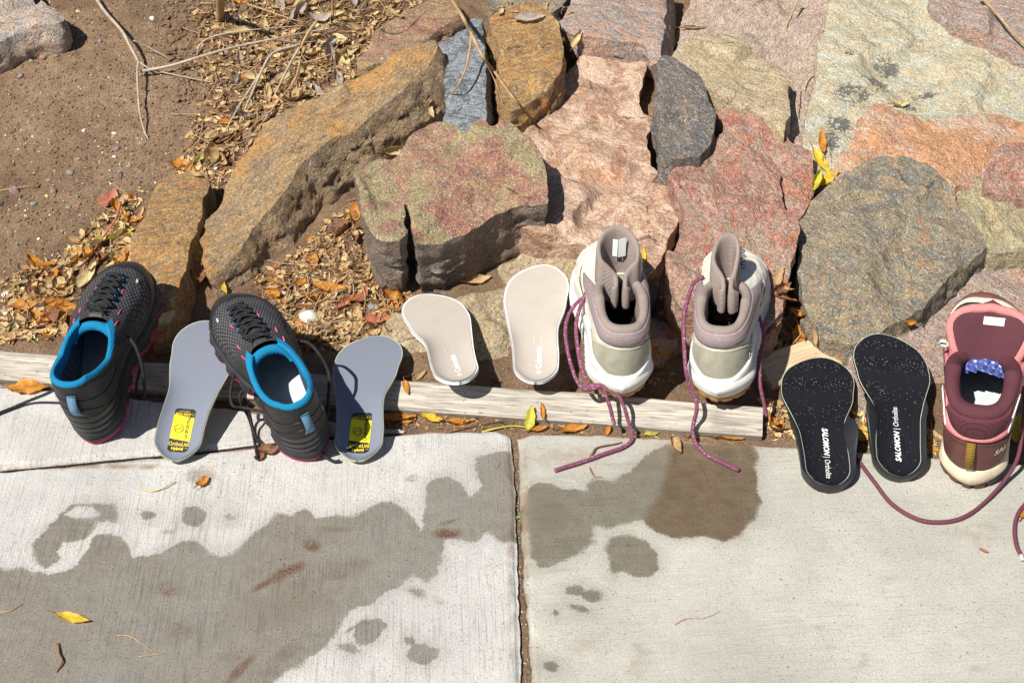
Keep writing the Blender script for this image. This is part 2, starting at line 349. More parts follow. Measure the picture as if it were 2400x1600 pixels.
def slab(name, cols, mat, left, right, top, bottom, seed, rows):
    """four sided slab: left/right give x(y), top/bottom give y(x); closed block 9 cm thick with a worn edge"""
    n, r_ = len(cols), len(rows); V = np.zeros((r_, n, 3))
    for i, rv in enumerate(rows):
        for j, cu in enumerate(cols):
            y = 0.0; x = 0.0
            for _ in range(4):
                x = left(y) * (1-cu) + right(y) * cu if cu <= 1 else right(y)
                y = top(x) * (1-rv) + bottom(x) * rv
            V[i,j,:2] = (x, y)
    X, Y = V[:,:,0], V[:,:,1]
    V[:,:,2] = .0009 * fbm(X*8, Y*8, 0, seed, 3) + .0003 * fbm(X*160, Y*160, 0, seed+1, 2)
    e = np.minimum.reduce([np.hypot(X - X[:,:1], Y - Y[:,:1]), np.hypot(X - X[:,-1:], Y - Y[:,-1:]), np.hypot(X - X[:1], Y - Y[:1]), np.hypot(X - X[-1:], Y - Y[-1:])])
    chip = np.clip(fbm(X*45, Y*45, 0, seed+2, 3), -1, 1)
    V[:,:,2] -= .006 * (1 - ss(0, .007 + .006 * chip, e)) ** 2
    # ragged outline
    wv = .0022 * fbm(X*70, Y*70, 0, seed+5, 3)
    V[:1,:,1] += wv[:1]; V[:,:1,0] += wv[:,:1]; V[:,-1:,0] += wv[:,-1:]
    Vl = V.reshape(-1, 3).tolist(); F = grid_faces(r_, n, flip=True)
    loop = [(0,j) for j in range(n)] + [(i,n-1) for i in range(1,r_)] + [(r_-1,j) for j in range(n-2,-1,-1)] + [(i,0) for i in range(r_-2,0,-1)]
    base = len(Vl); m_ = len(loop)
    for (dz) in (-.012, -.09):
        for (i,j) in loop:
            p = V[i,j]; Vl.append([p[0] + .002*float(vn(p[0]*90, p[1]*90, dz*50, seed)), p[1] + .002*float(vn(p[0]*90+9, p[1]*90, dz*50, seed)), dz])
    ids = [i*n+j for (i,j) in loop]
    for k in range(m_):
        q = (k+1) % m_
        F.append((ids[q], ids[k], base+k, base+q)); F.append((base+q, base+k, base+m_+k, base+m_+q))
    o = mesh(name, Vl, F, mat); o['kind'] = 'structure'
    VV = np.array(Vl); stains(o, VV[:,0], VV[:,1]); return o
far = lambda p: p
topL = curve_fn([(-900,1190),(-200,1122),(0,1103),(250,1078),(470,1058),(640,1037),(800,1020),(930,1014),(1000,1006),(1165,1006),(1196,1016),(1300,1018)])
jl = line_x([(1193,1000),(1200,1044),(1208,1166),(1213,1332),(1222,1600),(1232,1900)])
jr = line_x([(1206,1000),(1216,1055),(1219,1166),(1226,1332),(1243,1540),(1256,1900)])
topR = curve_fn([(1190,1024),(1222,1022),(1245,1012),(1400,1016),(1500,1020),(1700,1032),(1880,1044),(2200,1068),(2800,1112)])
botn = lambda x: np.full(np.shape(x), -.70) if np.shape(x) else -.70
rows_in = np.linspace(0, .78, 170).tolist() + [.84, .9, 1.0]
slab('concrete_slab', [0, .2, .35, .5] + np.linspace(.62, 1, 290).tolist(), m_con_l, lambda y: -2.6, jl, topL, botn, 3, rows_in)
slab('concrete_slab', np.linspace(0, .38, 260).tolist() + [.45, .6, .8, 1], m_con_r, jr, lambda y: 2.6, topR, botn, 23, rows_in)
# what lies nearer the viewer than the frame
for nm, a, b, mt in (('concrete_walkway', -2.6, float(jl(-.7)), m_con_l), ('concrete_walkway', float(jr(-.7)), 2.6, m_con_r)):
    V, F = box_vf(((a+b)/2, -2.203, -.05), ((b-a)/2, 0, 0), (0, 1.5, 0), (0, 0, .05)); o = mesh(nm, V, F, mt, smooth=False); o['kind'] = 'structure'
    at = o.data.attributes.new('wet', 'FLOAT', 'POINT'); at.data.foreach_set('value', [1.0]*8)
# the narrow wedge-shaped strip beyond the crack on the left
botS = curve_fn([(-900,1183),(-200,1116),(0,1096),(250,1071),(470,1051),(640,1030),(800,1013),(930,1006),(960,1004)])
topS = curve_fn([(-900,800),(-200,874),(0,897),(200,918),(400,940),(600,962),(800,985),(930,1000),(960,1002)])
slab('concrete_strip', [0, .15, .3, .42] + np.linspace(.55, 1, 230).tolist(), m_con_l, lambda y: -2.4, lambda y: float(P(945,1002)[0]), topS, botS, 43, np.linspace(0, 1, 40).tolist())

# ---------------------------------------------------------------- timber edging board and the loose stake
def wood_mat(name, a, b, rot=0.0, dark=.5):
    m = Mat(name, .8, .25)
    g = m.noise(1.0, 5, .6, m.mapping(scale=(7, 150, 150))); g2 = m.noise(1.0, 3, .5, m.mapping(scale=(22, 700, 700)))
    blot = m.noise(14, 4, .6); sp = m.noise(90, 3, .6)
    c = m.mix(m.maprange(g, .35, .65), a, b); c = m.mix(m.maprange(g2, .35, .52, dark, 0), c, tuple(q*.38 for q in a))
    c = m.mix(m.maprange(blot, .55, .72, 0, .6), c, tuple(q*.62 for q in a)); c = m.mix(m.maprange(sp, .62, .7, 0, .7), c, (.16, .13, .10))
    m.color(c); m.bump(m.math('ADD', g, m.math('MULTIPLY', g2, .6)), .8, .0016); return m.m
m_wood = wood_mat('weathered_grey_wood', (.36, .325, .275), (.52, .475, .405), dark=.75)
m_stake = wood_mat('pale_dry_wood', (.50, .36, .22), (.62, .48, .32), dark=.25)
def plank(name, A, B, wdt, thk, tau, mat, seed=1, nx=160):
    """plank from A to B (front lower edge), its broad face tilted by tau towards the lens; local x along the grain"""
    A = np.array(A); B = np.array(B); L = np.linalg.norm(B-A); ex = (B-A)/L
    ey = np.array([-ex[1], ex[0], 0]); ey /= np.linalg.norm(ey); ez = np.cross(ex, ey)
    fa = math.cos(tau)*ey + math.sin(tau)*ez; fn = -math.sin(tau)*ey + math.cos(tau)*ez
    sec = []
    c_ = .0025
    for (p, q) in ((0,0), (wdt,0), (wdt,-thk), (0,-thk)):
        pass
    prof = [(c_,0)] + [(c_+(wdt-2*c_)*k/7, 0) for k in range(1,8)] + [(wdt,-c_),(wdt,-thk+c_),(wdt-c_,-thk),(c_,-thk),(0,-thk+c_),(0,-c_)]
    V = []; n = len(prof)
    for i in range(nx+1):
        x = L*i/nx
        for (p, q) in prof:
            dq = .0009*float(fbm(x*6, p*160, q*100, seed, 3)) + .0006*float(vn(x*40, p*300, q*300, seed+2))
            V.append((x, p + .0012*float(vn(x*14, 0, p*50, seed+4)), q + dq))
    F = grid_faces(nx+1, n, True, True); F.append(tuple(range(n))); F.append(tuple(nx*n + k for k in range(n))[::-1])
    M = Matrix([[ex[0], fa[0], fn[0], A[0]],[ex[1], fa[1], fn[1], A[1]],[ex[2], fa[2], fn[2], A[2]],[0,0,0,1]])
    o = mesh(name, V, F, mat, smooth=False); o.matrix_world = M; return o
bA = P(-700, 835, .003); bB = P(1787, 1021, .003)
bd = plank('edging_board', bA, bB, .041, .030, R(20), m_wood)
tag(bd, 'long weathered grey timber board running along the edge of the concrete under the shoes', 'timber board')
TAU = R(36)
def board_top(u):                                            # a point on the board's upper edge under column u
    t = (u + 700) / 2487; return P(u, 835 + t*186, .003)[:2], .003 + .045*math.sin(TAU)

# ---------------------------------------------------------------- rocks
def rock_mat(name, cols, scale=9.0, ang=0.0, an=2.5, spk=.5, patch=None, seed=0.0, cont=1.0, bumps=1.0, lichen=0.0, tex=1.0, veins=None, gain=1.75):
    m = Mat(name, .78, .35); cols = [tuple(max(.015, min(.85, (sum(q)/3 + (c-sum(q)/3)*1.08)*gain*.78)) for c in q) for q in cols]
    vb = m.mapping(scale=(1, an, 1), rot=(0, 0, ang), loc=(seed, seed*1.7, 0))
    vs = m.mapping(scale=(1, 1+(an-1)*.8, 1), rot=(0, 0, ang), loc=(seed*.7, seed, seed))
    v1 = m.mapping(loc=(seed*2, seed, seed))
    n1 = m.noise(scale, 7, .68, vb, 1.2); n2 = m.noise(scale*3.2, 6, .7, vb, .6); n3 = m.noise(scale*.7, 5, .6, v1, .8)
    st = m.noise(scale*7, 5, .7, vs, .3); gr = m.noise(620, 3, .75); gm = m.noise(240, 3, .8, v1)
    k = len(cols)
    c = m.ramp(m.maprange(n1, .38, .62, smooth=False), [(i/(k-1), q) for i, q in enumerate(cols)])
    sh = [cols[(i*2+1) % k] for i in range(k)]
    c2 = m.ramp(m.maprange(n2, .36, .64, smooth=False), [(i/(k-1), q) for i, q in enumerate(sh)])
    c = m.mix(m.maprange(n3, .42, .60, .15, .8), c, c2)
    if patch: c = m.mix(m.maprange(m.noise(patch[1], 6, .65, v1, .8), .49, .56, 0, .85), c, patch[0])
    if veins: c = m.mix(m.maprange(m.math('ABSOLUTE', m.math('SUBTRACT', m.noise(scale*1.3, 3, .6, vs, .8), .5)), .0, .035, .75, 0), c, veins)
    c = m.mix(m.maprange(st, .32, .44, .42*cont, 0), c, tuple(.36*q for q in cols[0]))
    c = m.mix(m.maprange(st, .54, .70, 0, .35), c, tuple(min(.8, 1.45*q) for q in cols[1]))
    c = m.mix(m.maprange(gm, .58, .70, 0, .40), c, tuple(min(.8, 1.5*q) for q in cols[2])); c = m.mix(m.maprange(gm, .38, .50, .55*cont, 0), c, tuple(.40*q for q in cols[-1]))
    c = m.mix(m.maprange(gr, .38, .50, .50*cont, 0), c, tuple(.30*q for q in cols[0]))
    c = m.mix(m.maprange(gr, .56, .70, 0, .42*spk+.1), c, (.74, .68, .60))
    blo = m.noise(scale*5, 5, .7, v1, 1.0)
    c = m.mix(m.maprange(blo, .56, .66, 0, .5), c, tuple(min(.8, 1.35*q) for q in cols[2])); c = m.mix(m.maprange(blo, .34, .43, .45, 0), c, tuple(.5*q for q in cols[3]))
    vc = m.voro(750, out='Color'); s_ = m.n('ShaderNodeSeparateColor'); m.l(vc, s_.inputs[0])
    c = m.mix(m.math('MULTIPLY', m.math('GREATER_THAN', s_.outputs[0], .945), spk), c, (.80, .77, .72))
    c = m.mix(m.math('MULTIPLY', m.math('GREATER_THAN', s_.outputs[1], .90), .6*cont), c, (.06, .05, .05))
    crk = m.voro(scale*.9, m.mapping(scale=(1, 1.6, 1), rot=(0,0,ang+.7), loc=(seed,0,0)), 'DISTANCE_TO_EDGE')
    wig = m.math('ADD', crk, m.math('MULTIPLY', m.math('SUBTRACT', n2, .5), .16))
    cline = m.math('MULTIPLY', m.maprange(m.math('ABSOLUTE', wig), .0, .012, 1, 0), m.maprange(n3, .56, .64))
    c = m.mix(m.math('MULTIPLY', cline, .45), c, (.05, .04, .035))
    if lichen:
        sd = m.attr('lichen'); lv = m.voro(230); ln = m.math('ADD', m.math('MULTIPLY', m.noise(230, 3, .7), .75), m.math('ADD', m.math('MULTIPLY', m.noise(70, 3, .6), .45), m.math('MULTIPLY', m.noise(22, 3, .6), .25)))
        c = m.mix(m.maprange(m.math('MULTIPLY', sd, ln), .66, .72, 0, .85), c, (.085, .09, .085))
    m.color(c)
    m.rough(m.maprange(gr, .3, .7, .5, .95))
    h = m.math('ADD', m.math('MULTIPLY', n2, 2.4), m.math('ADD', m.math('MULTIPLY', st, 1.5*tex), m.math('ADD', m.math('MULTIPLY', gm, .55*tex), m.math('MULTIPLY', gr, .22*tex))))
    h = m.math('SUBTRACT', h, m.math('MULTIPLY', cline, .9))
    m.bump(h, 1.0*bumps, .0048)
    return m.m
PALS = {
 'brown': [(.17,.12,.075),(.35,.215,.10),(.42,.28,.14),(.24,.20,.15),(.48,.26,.09)],
 'redgreen': [(.33,.13,.10),(.36,.20,.15),(.36,.26,.14),(.27,.17,.14),(.40,.22,.12)],
 'salmon': [(.42,.20,.12),(.54,.31,.19),(.62,.44,.32),(.46,.32,.25),(.58,.30,.15)],
 'redgran': [(.28,.13,.10),(.40,.21,.165),(.42,.31,.235),(.29,.235,.18),(.46,.19,.115)],
 'olive': [(.46,.35,.19),(.56,.45,.27),(.47,.36,.24),(.55,.46,.33),(.44,.38,.28)],
 'pale': [(.55,.51,.36),(.68,.64,.48),(.60,.47,.29),(.58,.60,.50),(.66,.59,.41)],
 'palepink': [(.55,.40,.30),(.62,.50,.38),(.56,.42,.36),(.60,.52,.42),(.58,.35,.27)],
 'greyblue': [(.30,.33,.36),(.42,.44,.46),(.22,.25,.28),(.46,.48,.49),(.34,.36,.38)],
 'dark': [(.105,.105,.105),(.19,.17,.15),(.24,.19,.14),(.13,.13,.13),(.20,.14,.12)],
 'greybrown': [(.18,.17,.15),(.30,.25,.18),(.38,.29,.17),(.22,.235,.20),(.38,.23,.13)],
 'orange': [(.30,.17,.075),(.50,.27,.08),(.42,.29,.14),(.20,.15,.10),(.55,.24,.07)],
 'pinkgrey': [(.34,.22,.18),(.44,.32,.26),(.30,.28,.27),(.50,.28,.18),(.42,.36,.28)],
 'yellowgreen': [(.36,.31,.17),(.44,.37,.21),(.30,.28,.19),(.46,.36,.22),(.34,.27,.16)],
 'tan': [(.42,.32,.19),(.50,.40,.25),(.34,.28,.19),(.48,.38,.26),(.40,.29,.16)],
 'redbrown': [(.26,.13,.09),(.38,.20,.13),(.32,.22,.13),(.24,.17,.12),(.42,.30,.14)],
 'slate': [(.36,.27,.22),(.30,.29,.28),(.42,.33,.24),(.26,.27,.26),(.45,.30,.22)],
}
def orough(poly, step, amp, seed):
    """world outline refined and roughened"""
    out = []; n = len(poly); acc = 0
    for i in range(n):
        a = np.array(poly[i]); b = np.array(poly[(i+1)%n]); L = np.linalg.norm(b-a); k = max(1, int(L/step))
        for j in range(k): out.append(a + (b-a)*j/k)
    out = np.array(out); 
    sm = .5*out + .25*np.roll(out,1,0) + .25*np.roll(out,-1,0); out = sm
    t = np.roll(out,-1,0) - np.roll(out,1,0); nn = np.c_[t[:,1], -t[:,0]]; nn /= np.linalg.norm(nn, axis=1)[:,None] + 1e-9
    d = amp*fbm(out[:,0]*38, out[:,1]*38, 0, seed, 3) + amp*.5*fbm(out[:,0]*120, out[:,1]*120, 0, seed+3, 2)
    return out + nn*d[:,None]*1.6
def rock(px, h, th, mat, label, tilt=(0,0), flare=.001, skew=(0,0), amp=.004, step=.006, bev=.0018, seed=1, edge=.0028, facets=.009, lichen=None, ledge=.006, side=None):
    cu = sum(p[0] for p in px)/len(px); cv = sum(p[1] for p in px)/len(px)
    c0 = T(cu, cv, h); sl_ = (tilt[0], .18 + tilt[1]) if dedge(c0[0], c0[1]) > .17 else (tilt[0], tilt[1])
    def onplane(u, v):
        d = ray(u, v); nrm = np.array([-sl_[0], -sl_[1], 1.0]); t = nrm @ (c0 - CAM) / (nrm @ d); return CAM + d*t
    poly = [tuple(onplane(u, v)[:2]) for u, v in px]
    area = sum(poly[i][0]*poly[(i+1)%len(poly)][1] - poly[(i+1)%len(poly)][0]*poly[i][1] for i in range(len(poly)))
    if area < 0: poly = poly[::-1]
    ol = orough(poly, step, edge, seed)
    x0, y0 = ol.min(0); x1, y1 = ol.max(0)
    gx, gy = np.meshgrid(np.arange(x0, x1, step), np.arange(y0, y1, step)); gx = gx.ravel(); gy = gy.ravel()
    r_ = np.random.RandomState(seed); gx = gx + r_.uniform(-.3,.3,len(gx))*step; gy = gy + r_.uniform(-.3,.3,len(gy))*step
    sd = sdist(gx, gy, [tuple(q) for q in ol]); k = sd < -step*.6
    pts = [Vector(q) for q in ol] + [Vector((a,b)) for a, b in zip(gx[k], gy[k])]; nb = len(ol)
    vv, _, ff, ov, _, _ = delaunay_2d_cdt(pts, [(i,(i+1)%nb) for i in range(nb)], [], 1, 1e-7)
    A = np.array([(p.x, p.y) for p in vv]); 
    bmap = {}
    for i, src in enumerate(ov):
        for s_ in src:
            if s_ < nb: bmap[s_] = i
    dd = sdist(A[:,0], A[:,1], [tuple(q) for q in ol]); dd = np.maximum(-dd, 0)
    x, y = A[:,0], A[:,1]
    z = c0[2] + (x-c0[0])*sl_[0] + (y-c0[1])*sl_[1]
    # cell facets
    nc = max(3, int((x1-x0)*(y1-y0)/.006)); cc = r_.uniform(0,1,(nc,2))*[x1-x0,y1-y0]+[x0,y0]; g = r_.uniform(-1,1,(nc,2)); hh = r_.uniform(-1,1,nc)
    w1 = .02*fbm(x*12, y*12, 0, seed+9, 2); ds = np.hypot(x[:,None]+w1[:,None]-cc[:,0], y[:,None]+w1[:,None]-cc[:,1]); wts = np.exp(-ds*330); wts /= wts.sum(1)[:,None]+1e-12
    z = z + facets*(wts*(hh + g[:,0]*(x[:,None]-cc[:,0])*14 + g[:,1]*(y[:,None]-cc[:,1])*14)).sum(1)
    z = z + amp*fbm(x*13, y*13, 0, seed+1, 4) + amp*.45*fbm(x*55, y*55, 0, seed+2, 3) - amp*.5*ss(.05,0,np.abs(fbm(x*10, y*10, 0, seed+6, 3)))
    z = z - bev*np.exp(-dd/(bev*.8+.0012))*(1+.5*fbm(x*40,y*40,0,seed+4,2))
    V = [tuple(q) for q in np.c_[x, y, z]]; F = [tuple(f) for f in ff]
    ring = [bmap[i] for i in range(nb)]
    bo = np.array([V[i] for i in ring]); t = np.roll(bo[:,:2],-3,0) - np.roll(bo[:,:2],3,0); nn = np.c_[t[:,1], -t[:,0]]; nn /= np.linalg.norm(nn,axis=1)[:,None]+1e-9
    nr = max(5, int(th/.005)); nr = min(nr, 22); prev = ring
    for q in range(1, nr+1):
        f = q/nr; rad = flare*math.sin(min(1, f*1.6)*math.pi/2) - .010*max(0, f-.6)
        zz = bo[:,2] - th*f
        ns = ledge*(.55*fbm(bo[:,0]*24, bo[:,1]*24, zz*90+seed, seed+7, 4) + .5*fbm(bo[:,0]*70, bo[:,1]*70, zz*220, seed+8, 2))*min(1, f*4)
        px_ = bo[:,0] + nn[:,0]*(rad+ns) + skew[0]*f; py_ = bo[:,1] + nn[:,1]*(rad+ns) + skew[1]*f
        b = len(V); V += [tuple(e) for e in np.c_[px_, py_, zz]]; cur = list(range(b, b+nb))
        F += [(prev[(i+1)%nb], prev[i], cur[i], cur[(i+1)%nb]) for i in range(nb)]; prev = cur
    F.append(tuple(prev)[::-1])
    o = mesh('rock', V, F, mat); VA = np.array(V); o.data.set_sharp_from_angle(angle=R(38))
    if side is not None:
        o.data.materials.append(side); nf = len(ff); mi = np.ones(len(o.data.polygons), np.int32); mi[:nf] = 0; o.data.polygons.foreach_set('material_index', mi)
    if lichen:
        at = o.data.attributes.new('lichen', 'FLOAT', 'POINT')
        q = np.zeros(len(V))
        for (u, v, a, b_) in lichen:
            c = onplane(u, v); rx = abs(onplane(u+a, v)[0]-c[0]); ry = abs(onplane(u, v+b_)[1]-c[1])
            q = np.maximum(q, ss(1.3, .2, np.hypot((VA[:,0]-c[0])/rx, (VA[:,1]-c[1])/ry)))
        at.data.foreach_set('value', q.astype(np.float32))
    rebase(o); tag(o, label, 'rock'); return o
RM = {k: rock_mat('stone_' + k, v, seed=i*1.3, ang=i*.9, gain={'palepink':1.28,'olive':1.5,'pinkgrey':1.55,'dark':1.6}.get(k, 1.6)) for i, (k, v) in enumerate(PALS.items()) if k not in ('brown','greyblue','pale','redgreen','orange','greybrown','redgran','slate','salmon')}
RM['brown'] = rock_mat('stone_brown', PALS['brown'], 11, R(-40), 3.2, .35, cont=.8, patch=((.66,.34,.10), 7))
RM['greyblue'] = rock_mat('stone_greyblue', PALS['greyblue'], 24, 0, 2.0, .6, cont=1.1, patch=((.12,.14,.16), 42))
RM['pale'] = rock_mat('stone_pale', PALS['pale'], 8, .3, 1.2, .6, seed=4, lichen=1, cont=.85, gain=1.12)
RM['redgreen'] = rock_mat('stone_redgreen', PALS['redgreen'], 9, R(-10), 1.5, .45, seed=2.2, cont=.9, patch=((.35,.32,.16), 13), gain=1.4)
RM['orange'] = rock_mat('stone_orange', PALS['orange'], 13, R(-20), 2.6, .35, seed=3, gain=1.75)
RM['greybrown'] = rock_mat('stone_greybrown', PALS['greybrown'], 9, R(35), 1.7, .5, seed=6, gain=1.35)
RM['redgran'] = rock_mat('stone_redgran', PALS['redgran'], 10, R(80), 1.7, .45, seed=7.7, veins=(.50,.16,.10), gain=1.55)
RM['slate'] = rock_mat('stone_slate', PALS['slate'], 8, R(8), 1.8, .45, seed=8.1)
RM['salmon'] = rock_mat('stone_salmon', PALS['salmon'], 7, R(20), 1.4, .5, seed=9.4, cont=.7, patch=((.72,.52,.38), 16), gain=1.1)
m_face_shade = rock_mat('broken_stone_shade_darkened', [(.11,.095,.08),(.17,.145,.115),(.13,.12,.105),(.24,.15,.115)], 14, R(15), 2, .35, seed=3.3, gain=2.2, cont=.9, bumps=1.1)  # sides of the mottled rock: broken stone, colour darkened for the overhang's shade
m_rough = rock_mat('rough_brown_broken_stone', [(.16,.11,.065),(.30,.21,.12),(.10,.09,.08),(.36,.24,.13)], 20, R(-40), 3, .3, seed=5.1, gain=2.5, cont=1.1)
rock([(-90,-80),(40,-50),(75,-5),(120,25),(145,42),(152,54),(145,70),(100,76),(70,80),(38,90),(0,106),(-90,135)], .045, .06, RM['slate'], 'grey and pink flat rock lying on bare soil in the top left corner', flare=.004, seed=3, tilt=(0,.06))
rock([(383,417),(421,406),(462,402),(488,412),(492,432),(476,471),(473,509),(457,551),(446,566),(430,630),(412,690),(388,740),(350,760),(322,720),(300,610),(314,562),(340,509),(360,455)], .055, .08, RM['orange'], 'narrow orange and rust mottled rock standing beside the toe of the leftmost black shoe', skew=(.008,0), flare=.003, seed=5, facets=.008, tilt=(.05,-.05))
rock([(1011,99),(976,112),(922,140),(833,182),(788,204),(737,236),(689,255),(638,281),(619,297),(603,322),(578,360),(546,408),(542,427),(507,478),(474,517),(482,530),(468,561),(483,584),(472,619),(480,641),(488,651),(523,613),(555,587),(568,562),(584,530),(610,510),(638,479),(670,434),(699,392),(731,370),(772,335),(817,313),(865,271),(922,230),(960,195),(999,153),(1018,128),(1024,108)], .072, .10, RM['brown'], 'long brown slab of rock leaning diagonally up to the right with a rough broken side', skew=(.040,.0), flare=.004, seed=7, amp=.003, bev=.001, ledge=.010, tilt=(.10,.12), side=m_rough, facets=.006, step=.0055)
rock([(1020,-6),(1050,-3),(1075,25),(1068,48),(1040,66),(992,93),(948,118),(903,134),(849,156),(833,150),(830,121),(855,105),(877,80),(897,61),(929,38),(976,14)], .10, .06, RM['redbrown'], 'thin reddish splintered rock lying above the long brown slab', skew=(.02,0), flare=.003, seed=9, ledge=.012, amp=.006)
rock([(1130,45),(1136,134),(1138,192),(1140,281),(1112,330),(1077,345),(1040,330),(1045,152),(1010,110),(1023,90),(1068,62),(1112,44)], .085, .12, RM['greyblue'], 'pale blue grey upright rock between the long brown slab and the brown orange rock', skew=(.022,.0), flare=.002, seed=11, amp=.002, bev=.002, tilt=(.02,-.05), facets=.002)
rock([(1170,18),(1246,9),(1287,40),(1309,58),(1320,112),(1313,170),(1282,196),(1228,232),(1197,257),(1184,241),(1170,200),(1168,147),(1172,94),(1157,80),(1148,49)], .10, .10, RM['orange'], 'orange brown layered rock right of the pale blue grey rock', flare=.004, seed=13, amp=.006, ledge=.01, facets=.008)
rock([(1140,-60),(1180,-70),(1330,-70),(1330,5),(1290,30),(1240,8),(1180,12),(1150,20)], .06, .08, RM['greybrown'], 'dusty grey brown rock cut off by the top edge behind the orange brown rock', seed=14)
rock([(827,411),(880,371),(929,371),(961,312),(992,290),(1032,286),(1068,299),(1086,317),(1108,295),(1135,286),(1153,304),(1175,286),(1202,295),(1220,317),(1246,326),(1264,353),(1278,393),(1287,446),(1284,473),(1215,473),(1157,495),(1112,518),(1086,536),(1037,558),(996,567),(974,579),(966,550),(955,480),(947,474),(950,520),(955,560),(925,576),(889,576),(867,545),(849,500),(836,446)], .115, .115, RM['redgreen'], 'thick red and green mottled rock with a broken, shade-darkened front face and a deep crack', tilt=(0,.16), flare=-.004, skew=(0,.014), side=m_face_shade, seed=15, bev=.0015, ledge=.009, amp=.005, step=.0055)
rock([(1384,87),(1429,89),(1500,89),(1518,103),(1522,147),(1509,179),(1500,205),(1504,250),(1527,268),(1531,290),(1516,321),(1518,357),(1527,393),(1554,424),(1585,460),(1591,482),(1589,518),(1571,558),(1554,603),(1536,635),(1500,655),(1440,650),(1400,600),(1370,556),(1290,560),(1200,540),(1190,440),(1215,312),(1250,254),(1272,223),(1308,187),(1353,147)], .048, .06, RM['salmon'], 'large smooth salmon pink slab behind the left hiking boot', seed=17, flare=-.003, amp=.003, bev=.0015, tilt=(0,-.02))
rock([(1160,610),(1215,575),(1290,545),(1380,545),(1420,620),(1420,700),(1330,700),(1200,690)], .008, .05, RM['tan'], 'light tan rock peeping out between the upright insole and the salmon slab', seed=19)
rock([(1540,150),(1562,141),(1585,147),(1607,170),(1634,187),(1652,214),(1670,250),(1679,277),(1674,312),(1665,340),(1634,362),(1600,366),(1576,366),(1556,362),(1546,350),(1543,335),(1554,312),(1549,286),(1529,259),(1531,223),(1545,187)], .100, .07, RM['dark'], 'small dark charcoal rock with rusty flecks wedged right of the salmon slab', seed=21, flare=0, amp=.006)
rock([(1562,415),(1580,384),(1629,362),(1674,339),(1719,330),(1763,339),(1808,370),(1828,402),(1835,446),(1837,482),(1862,513),(1873,549),(1853,625),(1844,670),(1838,720),(1800,760),(1700,740),(1600,720),(1562,660),(1560,610),(1603,520),(1606,480),(1589,455)], .088, .09, RM['redgran'], 'large red streaked granite rock behind the right hiking boot', seed=23, flare=-.002, amp=.008, facets=.012)
rock([(1645,203),(1696,210),(1732,228),(1768,238),(1804,277),(1821,286),(1830,312),(1848,339),(1905,372),(1912,420),(1895,470),(1870,505),(1845,500),(1800,440),(1750,400),(1660,360),(1655,335),(1701,304),(1679,263)], .078, .07, RM['redgran'], 'red granite rock with a jagged top edge lying above the large red streaked granite', seed=25, amp=.006)
rock([(1598,107),(1634,80),(1679,76),(1741,89),(1786,116),(1830,143),(1850,170),(1851,223),(1846,286),(1840,322),(1826,306),(1804,270),(1768,250),(1732,236),(1652,205),(1607,170),(1568,140)], .100, .08, RM['olive'], 'smooth olive tan rock at the top between dark rock and pale boulder', seed=27, amp=.003, bev=.003)
rock([(1603,22),(1640,-70),(1990,-70),(1960,20),(1935,67),(1920,103),(1914,170),(1893,286),(1880,355),(1840,355),(1790,250),(1600,170),(1585,107)], .042, .05, RM['palepink'], 'pale pink and cream boulder at the top behind the olive tan rock', seed=29, amp=.006)
rock([(1935,64),(1955,-70),(2185,-70),(2184,6),(2211,31),(2269,67),(2336,98),(2420,130),(2500,170),(2500,300),(2400,310),(2112,300),(2050,300),(2001,330),(1985,400),(1947,430),(1905,420),(1876,345),(1886,286),(1911,170),(1916,103)], .060, .05, RM['pale'], 'largest pale cream boulder speckled with black lichen in the upper right', seed=31, amp=.004, facets=.006, lichen=[(1990,225,110,60),(1970,290,70,50),(2080,150,70,60),(2170,225,80,26),(2130,260,50,14),(1950,330,50,60),(2060,200,60,50),(1990,130,30,20)])
rock([(2172,-70),(2520,-70),(2520,180),(2420,134),(2336,102),(2269,71),(2211,35),(2184,10)], .078, .06, RM['pinkgrey'], 'pinkish grey rock in the top right corner above the pale boulder', seed=33)
rock([(1950,412),(1975,350),(2001,297),(2050,248),(2112,262),(2180,270),(2246,265),(2345,262),(2430,296),(2440,440),(2330,440),(2280,430),(2229,440),(2179,420),(2126,395),(2068,390),(2023,410),(1970,440)], .068, .05, rock_mat('stone_pink_orange', PALS['palepink'][:2] + [(.50,.27,.19),(.58,.30,.13),(.48,.30,.24)], 7, 1.0, 1.6, .5, seed=12.2, patch=((.60,.29,.12), 8), gain=1.3), 'pink and orange rock between the pale boulder and the grey brown slab', seed=35, amp=.006, facets=.008)
rock([(2305,405),(2320,357),(2370,337),(2500,330),(2520,460),(2380,455),(2310,435)], .078, .05, RM['redgran'], 'rounded reddish rock at the right edge above the yellow green rock', seed=37)
rock([(2215,418),(2260,408),(2310,425),(2380,438),(2520,440),(2520,600),(2390,580),(2330,585),(2290,555),(2250,480)], .055, .05, RM['yellowgreen'], 'yellow green grained rock at the right edge beside the grey brown slab', seed=39)
rock([(1867,509),(1889,473),(1934,446),(1970,420),(2001,397),(2037,380),(2068,370),(2121,375),(2170,388),(2202,415),(2229,446),(2264,495),(2296,535),(2314,560),(2290,592),(2246,630),(2202,675),(2165,715),(2120,750),(2060,775),(2000,790),(1938,780),(1888,735),(1872,653),(1867,561)], .062, .08, RM['greybrown'], 'wide flat grey brown slab of rock standing above the black insoles', seed=41, amp=.008, flare=.002, ledge=.008, skew=(.01,0), facets=.008, tilt=(0,.10))
rock([(2300,590),(2380,560),(2520,560),(2520,1000),(2330,1000),(2100,990),(1992,965),(1975,900),(1990,840),(2100,790),(2190,710),(2250,640)], .015, .05, RM['pinkgrey'], 'low pink granite rock under the black insoles and the maroon boot', seed=43, amp=.004, tilt=(0,0.03), flare=.001)
